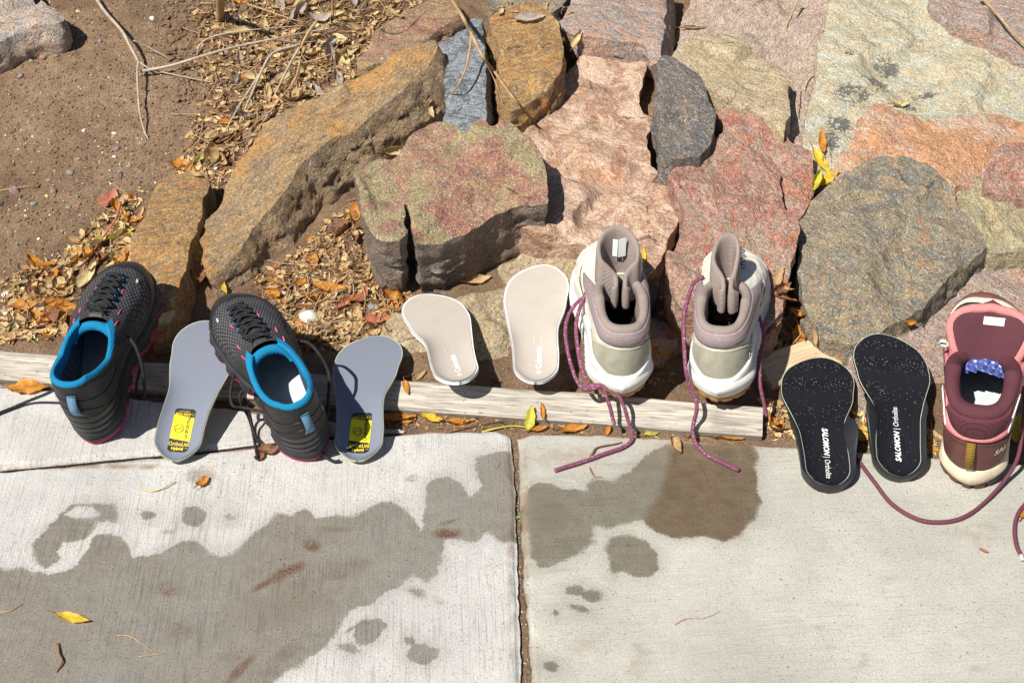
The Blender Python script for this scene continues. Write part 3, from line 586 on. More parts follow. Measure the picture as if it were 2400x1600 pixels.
rock([(885,790),(900,764),(941,725),(1079,700),(1187,660),(1260,650),(1350,690),(1352,800),(1345,880),(1180,890),(1080,880),(960,850),(890,825)], .008, .05, RM['tan'], 'low tan and grey rock behind the board under the two beige insoles', seed=45, amp=.004, tilt=(0,.04))
rock([(1515,730),(1560,745),(1596,757),(1592,785),(1545,820),(1510,800)], .035, .05, RM['pinkgrey'], 'small brownish wedge of rock between the two white hiking boots', seed=47)
rock([(1330,9),(1370,-70),(1560,-70),(1562,0),(1555,60),(1549,134),(1522,147),(1516,103),(1500,92),(1384,90),(1340,80),(1308,49)], .082, .06, RM['pinkgrey'], 'grey pink flat rock at the top, above the salmon slab', seed=49, skew=(.02,0), amp=.003, bev=.003)
rock([(1490,640),(1540,620),(1545,690),(1510,720)], .03, .04, RM['dark'], 'little shaded dark rock behind the left hiking boot', seed=51)
# beyond the frame, carrying the bank on for a step to the side
for k, (u, v, a, b, pal) in enumerate([(2620,120,120,90,'pale'),(2600,430,90,120,'salmon'),(2640,760,110,120,'redgran'),(2850,300,100,150,'olive'),(2860,650,110,120,'pinkgrey')]):
    rock(ell(u, v, a, b, .3, 11), .06, .07, RM[pal], ['pale rock','salmon rock','red rock','olive rock','pinkish rock'][k] + ' beyond the right edge', seed=60+k, step=.012)
s1 = plank('wooden_stake', P(1812, 905, .004), P(2012, 838, .008), .050, .022, R(14), m_stake, 5, 40)
tag(s1, 'pale dry split wooden stake lying between the right hiking boot and black insoles', 'wooden stake')
# ---------------------------------------------------------------- shoe geometry
def interp_s(tab, s): return np.interp(s, [a for a, b in tab], [b for a, b in tab])
def smooth_tab(tab):
    xs_ = np.linspace(0, 1, 201); y = interp_s(tab, xs_)
    for _ in range(24): y[1:-1] = .25*y[:-2] + .5*y[1:-1] + .25*y[2:]
    return lambda s: np.interp(s, xs_, y)
class Shoe:
    """surface family S(t, v): t runs round the foot (0 heel, .25 right, .5 toe, .75 left), v from the sole (0) to the collar edge (1)"""
    def __init__(s, L=.28, side=1, W=None, sole_h=.028, ol=None, **k):
        s.L = L; s.side = side; s.k = k; s.h0 = sole_h
        s.Wf = smooth_tab(W or [(0,.030),(.1,.0335),(.3,.0325),(.45,.035),(.65,.0455),(.78,.0475),(.9,.043),(1,.036)])
        # side=+1: right foot (big toe on the left)
        s.Cf = smooth_tab([(0,0),(.2,.001),(.45,.003),(.7,.0035),(.9,-.003),(1,-.010)])
    def outline(s, t, scale=1.0, grow=0.0):
        t = np.asarray(t, float) % 1
        y01 = (1 - np.cos(2*np.pi*t))/2
        sgn = np.where(t < .5, 1.0, -1.0)
        e = np.where(y01 < .13, np.sqrt(np.clip(1 - ((.13 - y01)/.13)**2, 0, 1)), np.where(y01 > .80, np.clip(1 - ((y01 - .80)/.20)**2.3, 0, 1)**(1/2.1), 1))
        wv = s.Wf(y01)*e
        arch = -.006*np.exp(-((y01-.42)/.14)**2)*(sgn*s.side < 0)     # inner arch
        x = s.side*s.Cf(y01) + sgn*(wv + arch*e + grow*e*1.0)
        y = y01*s.L + grow*np.where(y01 < .13, -(1-e), np.where(y01 > .8, (1-e), 0))
        return x, y
    def spring(s, y): return s.k.get('spring', .010)*ss(.62, 1.0, np.asarray(y)/s.L)**1.4
    def collar(s, t):
        t = np.asarray(t, float) % 1; k = s.k; th = 2*np.pi*t
        yc = (k['cy0']+k['cy1'])/2; a = (k['cy1']-k['cy0'])/2
        cx = k['cw']*np.sin(th); p = k.get('csq', .85)
        x = k.get('cx', 0) + np.sign(cx)*k['cw']*np.abs(np.sin(th))**p
        y = yc - a*np.cos(th)
        z = np.interp(t, [0, .1, .25, .36, .5, .64, .75, .9, 1], [k['zh'], k['zh']-.001, k['zs'], (k['zs']*.4+k['zf']*.6), k['zf'], (k['zs']*.4+k['zf']*.6), k['zs'], k['zh']-.001, k['zh']])
        return x, y, z
    def S(s, t, v, off=0.0):
        t, v = np.broadcast_arrays(np.asarray(t, float), np.asarray(v, float))
        p = s._S(t, v)
        if np.any(np.asarray(off) != 0):
            e = 1e-3; a = s._S(t+e, v) - s._S(t-e, v); b = s._S(t, v+e) - s._S(t, v-e)
            n = np.cross(a, b); n = n/(np.linalg.norm(n, axis=-1)[...,None]+1e-12)
            p = p + n*np.asarray(off)[...,None]
        return p
    def _S(s, t, v):
        k = s.k
        bx, by = s.outline(t); bz = s.h0 + s.spring(by)
        cx, cy, cz = s.collar(t)
        toe = np.exp(-((np.abs((t % 1) - .5))/.14)**2)
        hb = k.get('hb', .020) + (k.get('toeh', .045) - k.get('hb', .020))*toe
        q = k.get('q', .45); dz = k.get('dz', .018)*(.35 + .65*toe)
        bul = k.get('bulge', .006)*(1-toe)
        dx, dy = bx - s.side*s.Cf(by/s.L), by - s.L*.4; dl = np.hypot(dx, dy*.25)+1e-9
        P0 = np.stack([bx, by, bz+0*bx], -1)
        P1 = np.stack([bx + bul*dx/dl, by + .002*np.sign(dy)*toe, bz + hb], -1)
        P2 = np.stack([cx + (bx-cx)*q, cy + (by-cy)*q, cz - dz - (1-toe)*(cz-bz)*.25], -1)
        P3 = np.stack([cx, cy, cz], -1)
        w_ = v[...,None]
        p = (1-w_)**3*P0 + 3*(1-w_)**2*w_*P1 + 3*(1-w_)*w_*w_*P2 + w_**3*P3
        return p
    def _in(s, t, f, r):
        """inner wall: f 0 at collar inner edge .. 1 at the footbed"""
        cx, cy, cz = s.collar(t); k = s.k
        yc = (k['cy0']+k['cy1'])/2; dx, dy = cx - k.get('cx', 0), cy - yc; dl = np.hypot(dx, dy)+1e-9
        ix, iy = cx - 2*r*dx/dl, cy - 2*r*dy/dl
        bx, by = s.outline(t, grow=-.006); bz = s.h0 + .004 + 0*bx
        by = np.clip(by, .008, s.L-.012)
        P0 = np.stack([ix, iy, cz - .003], -1); P3 = np.stack([bx, by, bz], -1)
        P1 = P0 + np.stack([0*ix, 0*ix, -.35*(cz-bz)], -1); P2 = P3 + np.stack([(ix-bx)*.1, (iy-by)*.1, .30*(cz-bz)], -1)
        w_ = np.asarray(f)[...,None]
        return (1-w_)**3*P0 + 3*(1-w_)**2*w_*P1 + 3*(1-w_)*w_*w_*P2 + w_**3*P3
    # -- builders
    def shell(s, name, mat, root, v0=0.0, v1=1.0, nt=120, nv=36, off=0.0, wr=0.0):
        t = np.arange(nt)/nt; v = np.linspace(v0, v1, nv); TT, VV = np.meshgrid(t, v)
        o_ = off + 0*TT
        if wr: o_ = o_ + wr*fbm(TT*30, VV*9, 0, 5, 3)*np.sin(np.pi*VV)
        p = s.S(TT, VV, o_)
        return mesh(name, p.reshape(-1,3), grid_faces(nv, nt, True), mat, root, uv=np.stack([TT, VV], -1).reshape(-1,2))
    def patch(s, name, mat, root, t0, t1, vlo, vhi, off=.0012, nt=60, nv=16, parent=None, crown=0.0):
        TT = np.linspace(t0, t1, nt)[None,:] + np.zeros((nv,1)); f = np.linspace(0, 1, nv)[:,None]
        lo = vlo(TT[0])[None,:] if callable(vlo) else vlo; hi = vhi(TT[0])[None,:] if callable(vhi) else vhi
        VV = lo + (hi-lo)*f + 0*TT
        edge = np.minimum(np.minimum(f, 1-f)*nv, np.minimum(np.arange(nt), np.arange(nt)[::-1])[None,:]*1.0)
        oo = off*np.clip(edge, 0, 1)**.5*1.0 - .0006*(edge <= 0) + crown*np.sin(np.pi*f)
        p = s.S(TT, VV, oo + 0*TT)
        return mesh(name, p.reshape(-1,3), grid_faces(nv, nt), mat, root, uv=np.stack([TT, VV], -1).reshape(-1,2))
    def collar_roll(s, name, mat, root, r=.006, t0=0., t1=1., vfrom=.90, nt=120, extra=0.25, fat=1.0, ridges=0.0):
        """padded rim: from v=vfrom outside, over the edge and down the inside"""
        full = (t1 - t0) >= .999; t = np.arange(nt)/nt if full else np.linspace(t0, t1, nt)
        cx, cy, cz = s.collar(t); k = s.k; yc = (k['cy0']+k['cy1'])/2
        dx, dy = cx - k.get('cx', 0), cy - yc; dl = np.hypot(dx, dy)+1e-9; dx, dy = dx/dl, dy/dl
        rows = []
        for v in np.linspace(vfrom, 1, 6): rows.append(s.S(t, v+0*t, .0010*fat*math.sin((v-vfrom)/(1-vfrom+1e-9)*math.pi/2) + 0*t))
        for a in np.linspace(0, math.pi, 9)[1:]:
            rr = r*fat
            rows.append(np.stack([cx - dx*(r - rr*math.cos(a)), cy - dy*(r - rr*math.cos(a)), cz + rr*math.sin(a)*.8 + .0], -1))
        for f in np.linspace(.03, extra, 8):
            rows.append(s._in(t, f+0*t, r) - np.stack([dx, dy, 0*dx], -1)*.0015*math.sin(math.pi*min(1, f/extra)))
        p = np.array(rows); n = len(rows)
        uvv = np.array([[(tt, i/n) for tt in t] for i in range(n)]).reshape(-1,2)
        return mesh(name, p.reshape(-1,3), grid_faces(n, nt, full), mat, root, uv=uvv)
    def inside(s, mat_l, mat_f, root, r=.006, nt=96):
        t = np.arange(nt)/nt; rows = [s._in(t, f+0*t, r) for f in np.linspace(.06, 1, 16)]
        mesh('inner_lining', np.array(rows).reshape(-1,3), grid_faces(16, nt, True), mat_l, root, uv=np.array([[(tt, f) for tt in t] for f in np.linspace(0,1,16)]).reshape(-1,2))
        b = rows[-1]; c = np.array([[s.side*float(s.Cf(y/s.L)), y, 0] for y in b[:,1]])
        V = []; fr = np.linspace(1, 0, 6)
        for f in fr:
            q = c + (b-c)*f; q[:,2] = s.h0 + .0035 + .002*f**3; V.append(q)
        mesh('footbed', np.array(V).reshape(-1,3), grid_faces(6, nt, True), mat_f, root)
    def sole(s, name, mat, root, prof, nt=160, lug=None, cap=False, wave=None):
        """prof: list of (grow, z); z measured from the ground, toe spring added"""
        t = np.arange(nt)/nt; rows = []
        for i, (g, z) in enumerate(prof):
            x, y = s.outline(t, grow=g)
            zz = z + s.spring(y)*1.0
            if wave is not None: zz = zz + wave(t, z)
            if lug is not None:
                gg = lug(t, z) + 0*t; x1, y1 = s.outline(t, grow=g+.001); x = x + (x1-x)/.001*gg; y = y + (y1-y)/.001*gg
            rows.append(np.stack([x, y, zz], -1))
        F = grid_faces(len(rows), nt, True)
        if cap: F.append(tuple(range(nt))[::-1])
        return mesh(name, np.array(rows).reshape(-1,3), F, mat, root, uv=np.array([[(tt, i/len(prof)) for tt in t] for i in range(len(prof))]).reshape(-1,2))
    def seam(s, name, mat, root, pts, r=.0006, off=.0008, n=10):
        c = catmull([(a, b, 0) for a, b in pts], n); p = s.S(c[:,0], c[:,1], off + 0*c[:,0]); return tube(name, p, r, mat, root, 5)
    def stitch(s, name, mat, root, pts, r=.0005, off=.0010, step=.0035, duty=.6):
        c = catmull([(a, b, 0) for a, b in pts], 24); p = s.S(c[:,0], c[:,1], off + 0*c[:,0])
        d = np.concatenate([[0], np.cumsum(np.linalg.norm(np.diff(p,axis=0),axis=1))]); V=[]; F=[]
        x = 0
        while x + step*duty < d[-1]:
            q = np.array([[np.interp(x+a*step*duty, d, p[:,j]) for j in range(3)] for a in (0,.5,1)])
            v_, f_, _ = tube_vf(q, r, 4); b = len(V); V += v_; F += [tuple(i+b for i in f) for f in f_]; x += step
        return mesh(name, V, F, mat, root)
    def text(s, body, mat, root, t_c, v_c, size, ang=0.0, off=.0016, name='lettering', shear=.3, bold=.0, flip=False, outline=0.0):
        """lettering laid on the shell: text x along t, y along v"""
        V, F = text_vf(body, size, bold=bold, shear=shear)
        ca, sa = math.cos(ang), math.sin(ang)
        p0 = s.S(np.array([t_c]), np.array([v_c])); pt = s.S(np.array([t_c+.004]), np.array([v_c])); pv = s.S(np.array([t_c]), np.array([v_c+.01]))
        lt = np.linalg.norm(pt-p0)/.004; lv = np.linalg.norm(pv-p0)/.01
        x = V[:,0]*ca - V[:,1]*sa; y = V[:,0]*sa + V[:,1]*ca
        if flip: x = -x; y = -y
        q = s.S(t_c + x/lt, v_c + y/lv, off + 0*x)
        return mesh(name, q, F, mat, root, smooth=False)
def text_vf(body, size, bold=0.0, shear=0.0, sx=1.0, align='CENTER'):
    cu = bpy.data.curves.new('t', 'FONT'); cu.body = body; cu.size = size; cu.align_x = align; cu.align_y = 'CENTER'; cu.shear = shear; cu.offset = bold; cu.resolution_u = 2
    o = bpy.data.objects.new('t', cu); COL.objects.link(o)
    dg = bpy.context.evaluated_depsgraph_get(); me = o.evaluated_get(dg).to_mesh()
    V = np.array([(v.co.x*sx, v.co.y, 0) for v in me.vertices]); F = [tuple(p.vertices) for p in me.polygons]
    o.evaluated_get(dg).to_mesh_clear(); bpy.data.objects.remove(o); bpy.data.curves.remove(cu); return V, F
def frame(A, tip, Lx, tip_local_z=.03, roll=0.0):
    """matrix putting local origin at A with local (0, L, tip_z) at tip"""
    A = np.array(A); d = tip - A; el_ = math.atan2(tip_local_z, Lx)
    y = d/np.linalg.norm(d); up = np.array([0,0,1.0]); x = np.cross(y, up); x /= np.linalg.norm(x); z = np.cross(x, y)
    # rotate about x by -el_
    c, s_ = math.cos(el_), math.sin(el_); y2 = y*c - z*s_; z2 = y*s_ + z*c
    c, s_ = math.cos(roll), math.sin(roll); x3 = x*c + z2*s_; z3 = z2*c - x*s_
    return Matrix([[x3[0],y2[0],z3[0],A[0]],[x3[1],y2[1],z3[1],A[1]],[x3[2],y2[2],z3[2],A[2]],[0,0,0,1]])
def plain(name, col, rough=.7, spec=.4, nz=0.0, nscale=300, sheen=0.0):
    m = Mat(name, rough, spec)
    n_ = m.noise(60, 4, .6); c = m.mix(m.maprange(n_, .3, .7), tuple(q*.86 for q in col), tuple(min(1,q*1.08) for q in col)); m.color(c)
    if nz: m.bump(m.noise(nscale, 3, .6), nz, .0006)
    if sheen: m.b.inputs['Sheen Weight'].default_value = sheen
    return m.m
def weave(name, a, b, freq=600, rough=.85, strength=.6, dirty=None, rot=0.0, src='Object'):
    m = Mat(name, rough, .25); vec = m.mapping(scale=(freq, freq, freq), rot=(0,0,rot), src=m.coord(src))
    w1 = m.n('ShaderNodeTexWave', wave_type='BANDS', bands_direction='X'); w1.inputs['Scale'].default_value = .31; m.l(vec, w1.inputs[0])
    w2 = m.n('ShaderNodeTexWave', wave_type='BANDS', bands_direction='Y'); w2.inputs['Scale'].default_value = .31; m.l(vec, w2.inputs[0])
    h = m.math('MULTIPLY', w1.outputs['Fac'], w2.outputs['Fac'])
    c = m.mix(m.maprange(h, 0, .6), a, b); n_ = m.noise(30, 4, .6)
    c = m.mix(m.maprange(n_, .4, .7, 0, .35), c, dirty or tuple(q*.7 for q in a))
    m.color(c); m.bump(h, strength, .0007); return m.m
def polyline_len(p): return np.concatenate([[0], np.cumsum(np.linalg.norm(np.diff(p, axis=0), axis=1))])
def sheet(name, path, z0, z1, lean, thick, mat, root, ns=48, nr=14, curl=0.0, bulge=.0):
    """padded upright sheet bent along a plan path; z0/z1 functions of s, lean moves the top forward"""
    c = catmull([(a, b, 0) for a, b in path], 12); d = polyline_len(c); S_ = np.linspace(0, 1, ns)
    x = np.interp(S_*d[-1], d, c[:,0]); y = np.interp(S_*d[-1], d, c[:,1]); tx, ty = np.gradient(x), np.gradient(y); l = np.hypot(tx, ty)+1e-9; nx, ny = ty/l, -tx/l
    V = []
    prof = [(-1, f) for f in np.linspace(0, .92, nr)] + [(-.7, .975), (0, 1.0), (.7, .975)] + [(1, f) for f in np.linspace(.92, 0, nr)]
    for i in range(ns):
        s_ = S_[i]; en = min(1, min(s_, 1-s_)*14)**.5; th = thick*.5*(.25+.75*en)
        for (k, f) in prof:
            z = z0(s_) + (z1(s_)-z0(s_))*f; o = k*th*(.75+.25*math.sin(math.pi*min(1,f*1.1))) + bulge*0
            L_ = lean(s_, f) if callable(lean) else (0, lean*f*f)
            V.append((x[i]+nx[i]*o+L_[0], y[i]+ny[i]*o+L_[1], z))
    n = len(prof); F = grid_faces(ns, n, True); F.append(tuple(range(n))); F.append(tuple((ns-1)*n+k for k in range(n))[::-1])
    uvv = [(S_[i], k/n) for i in range(ns) for k in range(n)]
    return mesh(name, V, F, mat, root, uv=uvv)
def lace_mat(name, base, fleck, amount=.35, freq=900):
    m = Mat(name, .8, .3); uvc = m.coord('UV'); vec = m.mapping(scale=(freq, 5, 1), rot=(0,0,0), src=uvc)
    ch = m.n('ShaderNodeTexChecker'); ch.inputs['Scale'].default_value = 1.0
    m.l(m.mapping(scale=(freq*.9, 8, 1), src=uvc), ch.inputs[0])
    n_ = m.noise(1.0, 2, .5, m.mapping(scale=(freq*.35, 5, 1), src=uvc))
    c = m.mix(m.math('MULTIPLY', ch.outputs['Fac'], .45), base, tuple(q*.45 for q in base))
    c = m.mix(m.maprange(n_, .60-.1*amount, .66, 0, amount), c, fleck); m.color(c); m.bump(ch.outputs['Fac'], .5, .0004); return m.m
def lace_path(pts, n=7):
    """pts: (u, v, height) in the photograph's pixels, heights metres above z=0"""
    return catmull([P(u, v, z) for u, v, z in pts], n)
def world_tube(name, path, r, mat, root, flat=.8, seg=8):
    r = r/KS*.95
    V, F, uv = tube_vf(path, r*KS, seg, flat); V = np.array(V)
    inv = np.array(root.matrix_world.inverted()); V = V @ inv[:3,:3].T + inv[:3,3]
    return mesh(name, V, F, mat, root, uv=uv)

# ================================================================= black trail shoes
m_black = Mat('black_rubbery_fabric', .55, .4)
_n = m_black.noise(40, 4, .6); m_black.color(m_black.mix(m_black.maprange(m_black.noise(26, 6, .75), .55, .75, 0, .45), m_black.mix(m_black.maprange(_n, .35, .7), (.012,.012,.013), (.026,.025,.026)), (.10,.085,.07))); m_black.bump(m_black.noise(700, 2, .5), .25, .0004); m_black = m_black.m
def vamp_mat():
    m = Mat('black_mesh_with_grey_diamonds', .7, .35)
    sx = m.n('ShaderNodeSeparateXYZ'); m.l(m.coord(), sx.inputs[0])
    a = m.math('MULTIPLY', sx.outputs[0], 215); b = m.math('MULTIPLY', sx.outputs[1], 118)
    p = m.math('ABSOLUTE', m.math('SUBTRACT', m.math('FRACT', m.math('ADD', a, b)), .5)); q = m.math('ABSOLUTE', m.math('SUBTRACT', m.math('FRACT', m.math('SUBTRACT', a, b)), .5))
    r_ = m.math('MAXIMUM', p, q)
    ys_ = m.maprange(sx.outputs[1], .12, .18, .0, 1.0)
    dia = m.math('MULTIPLY', m.maprange(r_, .24, .34, 1, 0), ys_)
    gr = m.noise(500, 3, .6); dirt = m.noise(35, 4, .6)
    c = m.mix(m.maprange(gr, .4, .7), (.016,.016,.018), (.035,.033,.034)); c = m.mix(m.maprange(dirt, .5, .75, 0, .35), c, (.09,.075,.06))
    c = m.mix(m.math('MULTIPLY', dia, .8), c, (.115,.11,.12)); m.color(c); m.bump(m.math('ADD', dia, m.math('MULTIPLY', gr, .6)), .5, .0008); return m.m
m_vamp = vamp_mat()
m_gloss = plain('worn_black_overlay', (.018,.018,.019), .38, .5, .2, 90)
m_mid = plain('charcoal_midsole_rubber', (.035,.035,.038), .6, .4, .5, 130)
m_pink = plain('magenta_outsole_rubber', (.42,.035,.12), .6, .4, .4, 200)
m_blue = weave('bright_blue_lining', (.005,.17,.34), (.012,.30,.55), 520, strength=1.0)
m_blueloop = weave('pale_blue_woven_loop', (.10,.30,.42), (.22,.42,.58), 900, strength=.8, dirty=(.22,.10,.30))
m_navy = weave('dark_blue_inner_lining', (.035,.05,.085), (.09,.12,.18), 800)
m_fb_dk = weave('grey_blue_footboard', (.17,.20,.225), (.28,.32,.35), 700, strength=.3)
m_pale = plain('pale_footboard', (.50,.55,.56), .8, .2, .2)
m_lace_b = lace_mat('black_lace', (.020,.020,.022), (.08,.08,.09), .3)
m_pinkst = plain('pink_stitching', (.60,.08,.25), .7)
m_white = plain('white_print', (.78,.78,.76), .6)
m_greyp = plain('grey_print', (.30,.34,.35), .6)
def trail_shoe(root, side, footmat, low):
    s = Shoe(L=.270, side=side, sole_h=.030, W=[(0,.028),(.1,.0325),(.3,.0335),(.45,.038),(.65,.0475),(.78,.0485),(.9,.043),(1,.035)], cy0=.008, cy1=.138, cw=.0365, csq=.8, zh=.144, zs=.110, zf=.112, toeh=.040, hb=.030, q=.55, dz=.016, bulge=.008, spring=.012)
    s.shell('upper', m_vamp, root, .0, 1.0, 160, 44, wr=.0016)
    tab = lambda pts: (lambda t: np.interp(t, [a for a, b in pts], [b for a, b in pts]))
    # dark smooth heel wrap, toe rand, side overlays
    s.patch('heel_wrap', m_black, root, -.205, .205, 0.0, tab([(-.205,.70),(-.12,.97),(0,.98),(.12,.97),(.205,.70)]), .0016, 90, 24)
    for k in range(3):
        lo = .0+.13*k; s.patch('heel_band', m_gloss, root, -.19+.02*k, .19-.02*k, tab([(-.2,lo-.0),(0,lo+.02),(.2,lo)]), tab([(-.2,lo+.07),(0,lo+.15),(.2,lo+.07)]), .0030-.0003*k, 70, 8)
    s.patch('toe_rand', m_gloss, root, .335, .665, 0.0, tab([(.335,.18),(.40,.30),(.45,.40),(.5,.44),(.55,.40),(.60,.30),(.665,.18)]), .0016, 90, 14)
    for sg in (1, -1):
        b0 = .20 if sg > 0 else .66
        s.patch('side_overlay', m_gloss, root, b0, b0+.14, 0.0, tab([(b0,.30),(b0+.07,.22),(b0+.14,.20)]), .0013, 40, 10)
        for k in range(4):
            tc = .5 + sg*(.060+.022*k); vc = .70+.075*k
            s.patch('pink_stitch', m_pinkst, root, tc-.004, tc+.004, vc-.028, vc+.028, .0018, 5, 7) if k != 1 else None
    for sg in (1,-1):
        for vv, dv in ((.62,.10),(.40,.16)):
            tt = np.linspace(0, .20, 20); tube('seam', s.S(sg*tt, vv + dv*np.cos(tt*16), .0022+0*tt), .0006, m_gloss, root, 4)
    # eyestay: blue eyelet tabs, tongue, laces
    s.patch('tongue', m_black, root, .466, .534, .60, 1.0, .0022, 16, 22, crown=.002)
    for sg in (1, -1):
        for k, vv in enumerate((.60, .70, .80)):
            tc = .5 + sg*(.030+.006*k); s.patch('eyelet_tab', m_blue, root, tc-.009, tc+.009, vv-.018, vv+.020, .0038, 6, 6)
    rows_ = [.585, .65, .715, .78, .84, .90]
    for k, vv in enumerate(rows_):
        wd = .032 + .005*k
        t_ = np.linspace(.5-wd, .5+wd, 12); v_ = vv + .02*np.sin(np.linspace(0, math.pi, 12))*(1 if k%2 else -.3)
        tube('lace', s.S(t_, v_, .0058+.001*np.sin(np.linspace(0,math.pi,12))), .0017, m_lace_b, root, 6, .7)
        if k < len(rows_)-1:
            for sg in (1,-1):
                t_ = np.linspace(.5-sg*wd, .5+sg*(wd+.005), 12); v_ = np.linspace(vv, rows_[k+1], 12)
                tube('lace', s.S(t_, v_, .0075+.0015*np.sin(np.linspace(0,math.pi,12))), .0017, m_lace_b, root, 6, .7)
    # knot bow lump in the throat
    for k in range(3):
        a = np.linspace(-1, 1, 14); t_ = .5 + .045*a; v_ = .93 + .02*k + .012*np.cos(a*3+k)
        tube('lace', s.S(t_, v_, .0075+.0022*np.cos(a*5+k)), .0018, m_lace_b, root, 6, .7)
    # padded blue rim (sides and heel) and separate tongue rim
    s.collar_roll('collar_lining', m_blue, root, .0038, -.42, .42, .955, 130, .20)
    k_ = s.k; arc = []
    for a in np.linspace(-1, 1, 24):
        th = math.pi/2*a*.98; arc.append((.031*math.sin(th), .104 + .023*math.cos(th),   .090 + .016*math.cos(th)))
    tube('tongue_lining', catmull(arc, 3), .0068, m_blue, root, 12, .9)
    s.inside(m_navy, footmat, root, .0038)
    # sole
    lugw = lambda t, z: .0022*np.sign(np.sin(t*2*np.pi*26))*(1 if z < .018 else .3)*ss(.10,.16,np.abs(((t+.5)%1)-.5))
    s.sole('midsole', m_mid, root, [(.0015,.0075),(.0055,.010),(.0062,.016),(.0035,.0175),(.0060,.020),(.0055,.027),(.0015,.032),(-.004,.034)], 200, lugw)
    s.sole('outsole', m_pink, root, [(-.004,0),(.0035,0),(.0048,.004),(.0030,.0075)], 200, lambda t, z: .0016*np.sign(np.sin(t*2*np.pi*26))*ss(.08,.14,np.abs(((t+.5)%1)-.5)), cap=True)
    # heel loop
    lp = []
    for a in np.linspace(0, 1, 14): lp.append(s.S(np.array([.006]), np.array([.46+.38*a]), .003+.0075*math.sin(math.pi*a))[0])
    ribbon('heel_loop', np.array(lp), .0120, .0014, m_blueloop, root)
    tsd = .285 if side < 0 else .715
    s.text('LS', m_greyp, root, .11*side*-1*-1 if side>0 else -.11, .50, .022, 0, .0030, 'side_letters', 0)
    # little white emblem on the vamp side: a mark of short strokes
    for sgn_ in (1,):
        tc = .5 - .085*side*-1; 
        for a in (0, 1.05, 2.1):
            p_ = s.S(tc + .006*np.array([-1,1])*math.cos(a), .48 + .03*np.array([-1,1])*math.sin(a), np.array([.0022,.0022])); tube('emblem', p_, .0006, m_white, root, 4)
    return s
def ribbon(name, path, wdt, thk, mat, root, across=(1,0,0)):
    ac = np.array(across, float); V = []; n = len(path); tan = np.gradient(path, axis=0); 
    for i in range(n):
        t = tan[i]/np.linalg.norm(tan[i]); a = ac - t*(ac@t); a /= np.linalg.norm(a); b = np.cross(t, a)
        for (p, q) in ((-1,-1),(1,-1),(1,1),(-1,1)): V.append(path[i] + a*p*wdt/2 + b*q*thk/2)
    F = grid_faces(n, 4, True); F += [(0,1,2,3), tuple((n-1)*4+k for k in (3,2,1,0))]
    L = polyline_len(path); return mesh(name, V, F, mat, root, uv=[(L[i], k/4) for i in range(n) for k in range(4)])
KS = .87
def place(name, u, v, z, tu, tv, L, tipz, label, cat, roll=0.0, far=True, ks=KS):
    L = L*ks; tipz = tipz*ks; A = P(u, v, z); tip = reach(tu, tv, A, math.hypot(L, tipz), far)
    M = frame(A, tip, L, tipz, roll) @ Matrix.Scale(ks, 4); o = empty(name, A, M); tag(o, label, cat); bpy.context.view_layer.update(); return o
sh1 = place('trail_shoe', 222, 1036, .0, 306, 636, .270, .03, 'leftmost black trail shoe with bright blue lining and a lace trailing to the left', 'shoe', R(0))
trail_shoe(sh1, -1, m_fb_dk, True)
sh2 = place('trail_shoe', 738, 1074, .0, 552, 706, .270, .03, 'black trail shoe with bright blue lining standing between the two grey insoles', 'shoe', R(10))
trail_shoe(sh2, 1, m_pale, True)
world_tube('lace_end', lace_path([(268,794,.098),(290,784,.10),(310,800,.10),(325,830,.09),(335,870,.07),(338,905,.05),(338,928,.035),(330,936,.03),(322,925,.03),(320,900,.045),(328,865,.055),(331,850,.06)]), .0021, m_lace_b, sh1)
world_tube('lace_end', lace_path([(140,905,.055),(110,922,.03),(70,938,.008),(30,955,.0035),(-20,975,.0035),(-90,1010,.0035)]), .0026, m_lace_b, sh1)
world_tube('lace_end', lace_path([(700,800,.098),(722,803,.10),(745,825,.10),(765,858,.085),(772,885,.075),(770,930,.06),(768,965,.05),(757,1000,.035),(752,1040,.02),(760,1066,.008),(780,1080,.0035),(797,1080,.0035)]), .0022, m_lace_b, sh2)
world_tube('lace_end', lace_path([(566,858,.06),(552,868,.06),(545,890,.055),(540,925,.05),(546,950,.045),(570,955,.04),(620,965,.04)]), .0020, m_lace_b, sh2)
world_tube('lace_end', lace_path([(586,914,.07),(572,914,.06),(563,925,.055),(565,945,.045),(580,972,.02),(590,1000,.006),(596,1030,.0035),(602,1062,.0035),(603,1074,.0035)]), .0024, m_lace_b, sh2)
world_tube('lace_end', lace_path([(563,945,.04),(572,935,.045),(584,965,.03),(592,1000,.012),(600,1025,.006),(612,1040,.0035)]), .0020, m_lace_b, sh2)
# ================================================================= white hiking boots
m_cream = Mat('off_white_leather', .6, .4); _n = m_cream.noise(22, 4, .6); _f = m_cream.noise(260, 3, .6)
m_cream.color(m_cream.mix(m_cream.maprange(_n, .42, .75, 0, .5), (.62,.59,.515), (.50,.455,.375))); m_cream.bump(_f, .22, .0005); m_cream = m_cream.m
m_khaki = plain('khaki_grey_heel_leather', (.355,.34,.265), .5, .4, .15, 300)
m_mauve = Mat('mauve_textured_collar', .5, .45); _uv = m_mauve.mapping(scale=(210, 60, 1), src=m_mauve.coord('UV')); _v = m_mauve.voro(1.0, _uv, 'DISTANCE_TO_EDGE')
m_mauve.color(m_mauve.mix(m_mauve.maprange(_v, .02, .14), (.22,.165,.165), (.345,.27,.275))); m_mauve.bump(_v, .7, .0012); m_mauve = m_mauve.m
m_taupe = weave('taupe_ribbed_lining', (.27,.215,.19), (.36,.30,.27), 620, strength=.7)
m_whitem = plain('white_midsole_foam', (.72,.71,.665), .55, .4, .2, 200)
m_gum = plain('gum_rubber', (.42,.20,.055), .5, .4, .3, 200)
m_lace_p = lace_mat('plum_speckled_lace', (.20,.055,.105), (.55,.45,.52), .45)
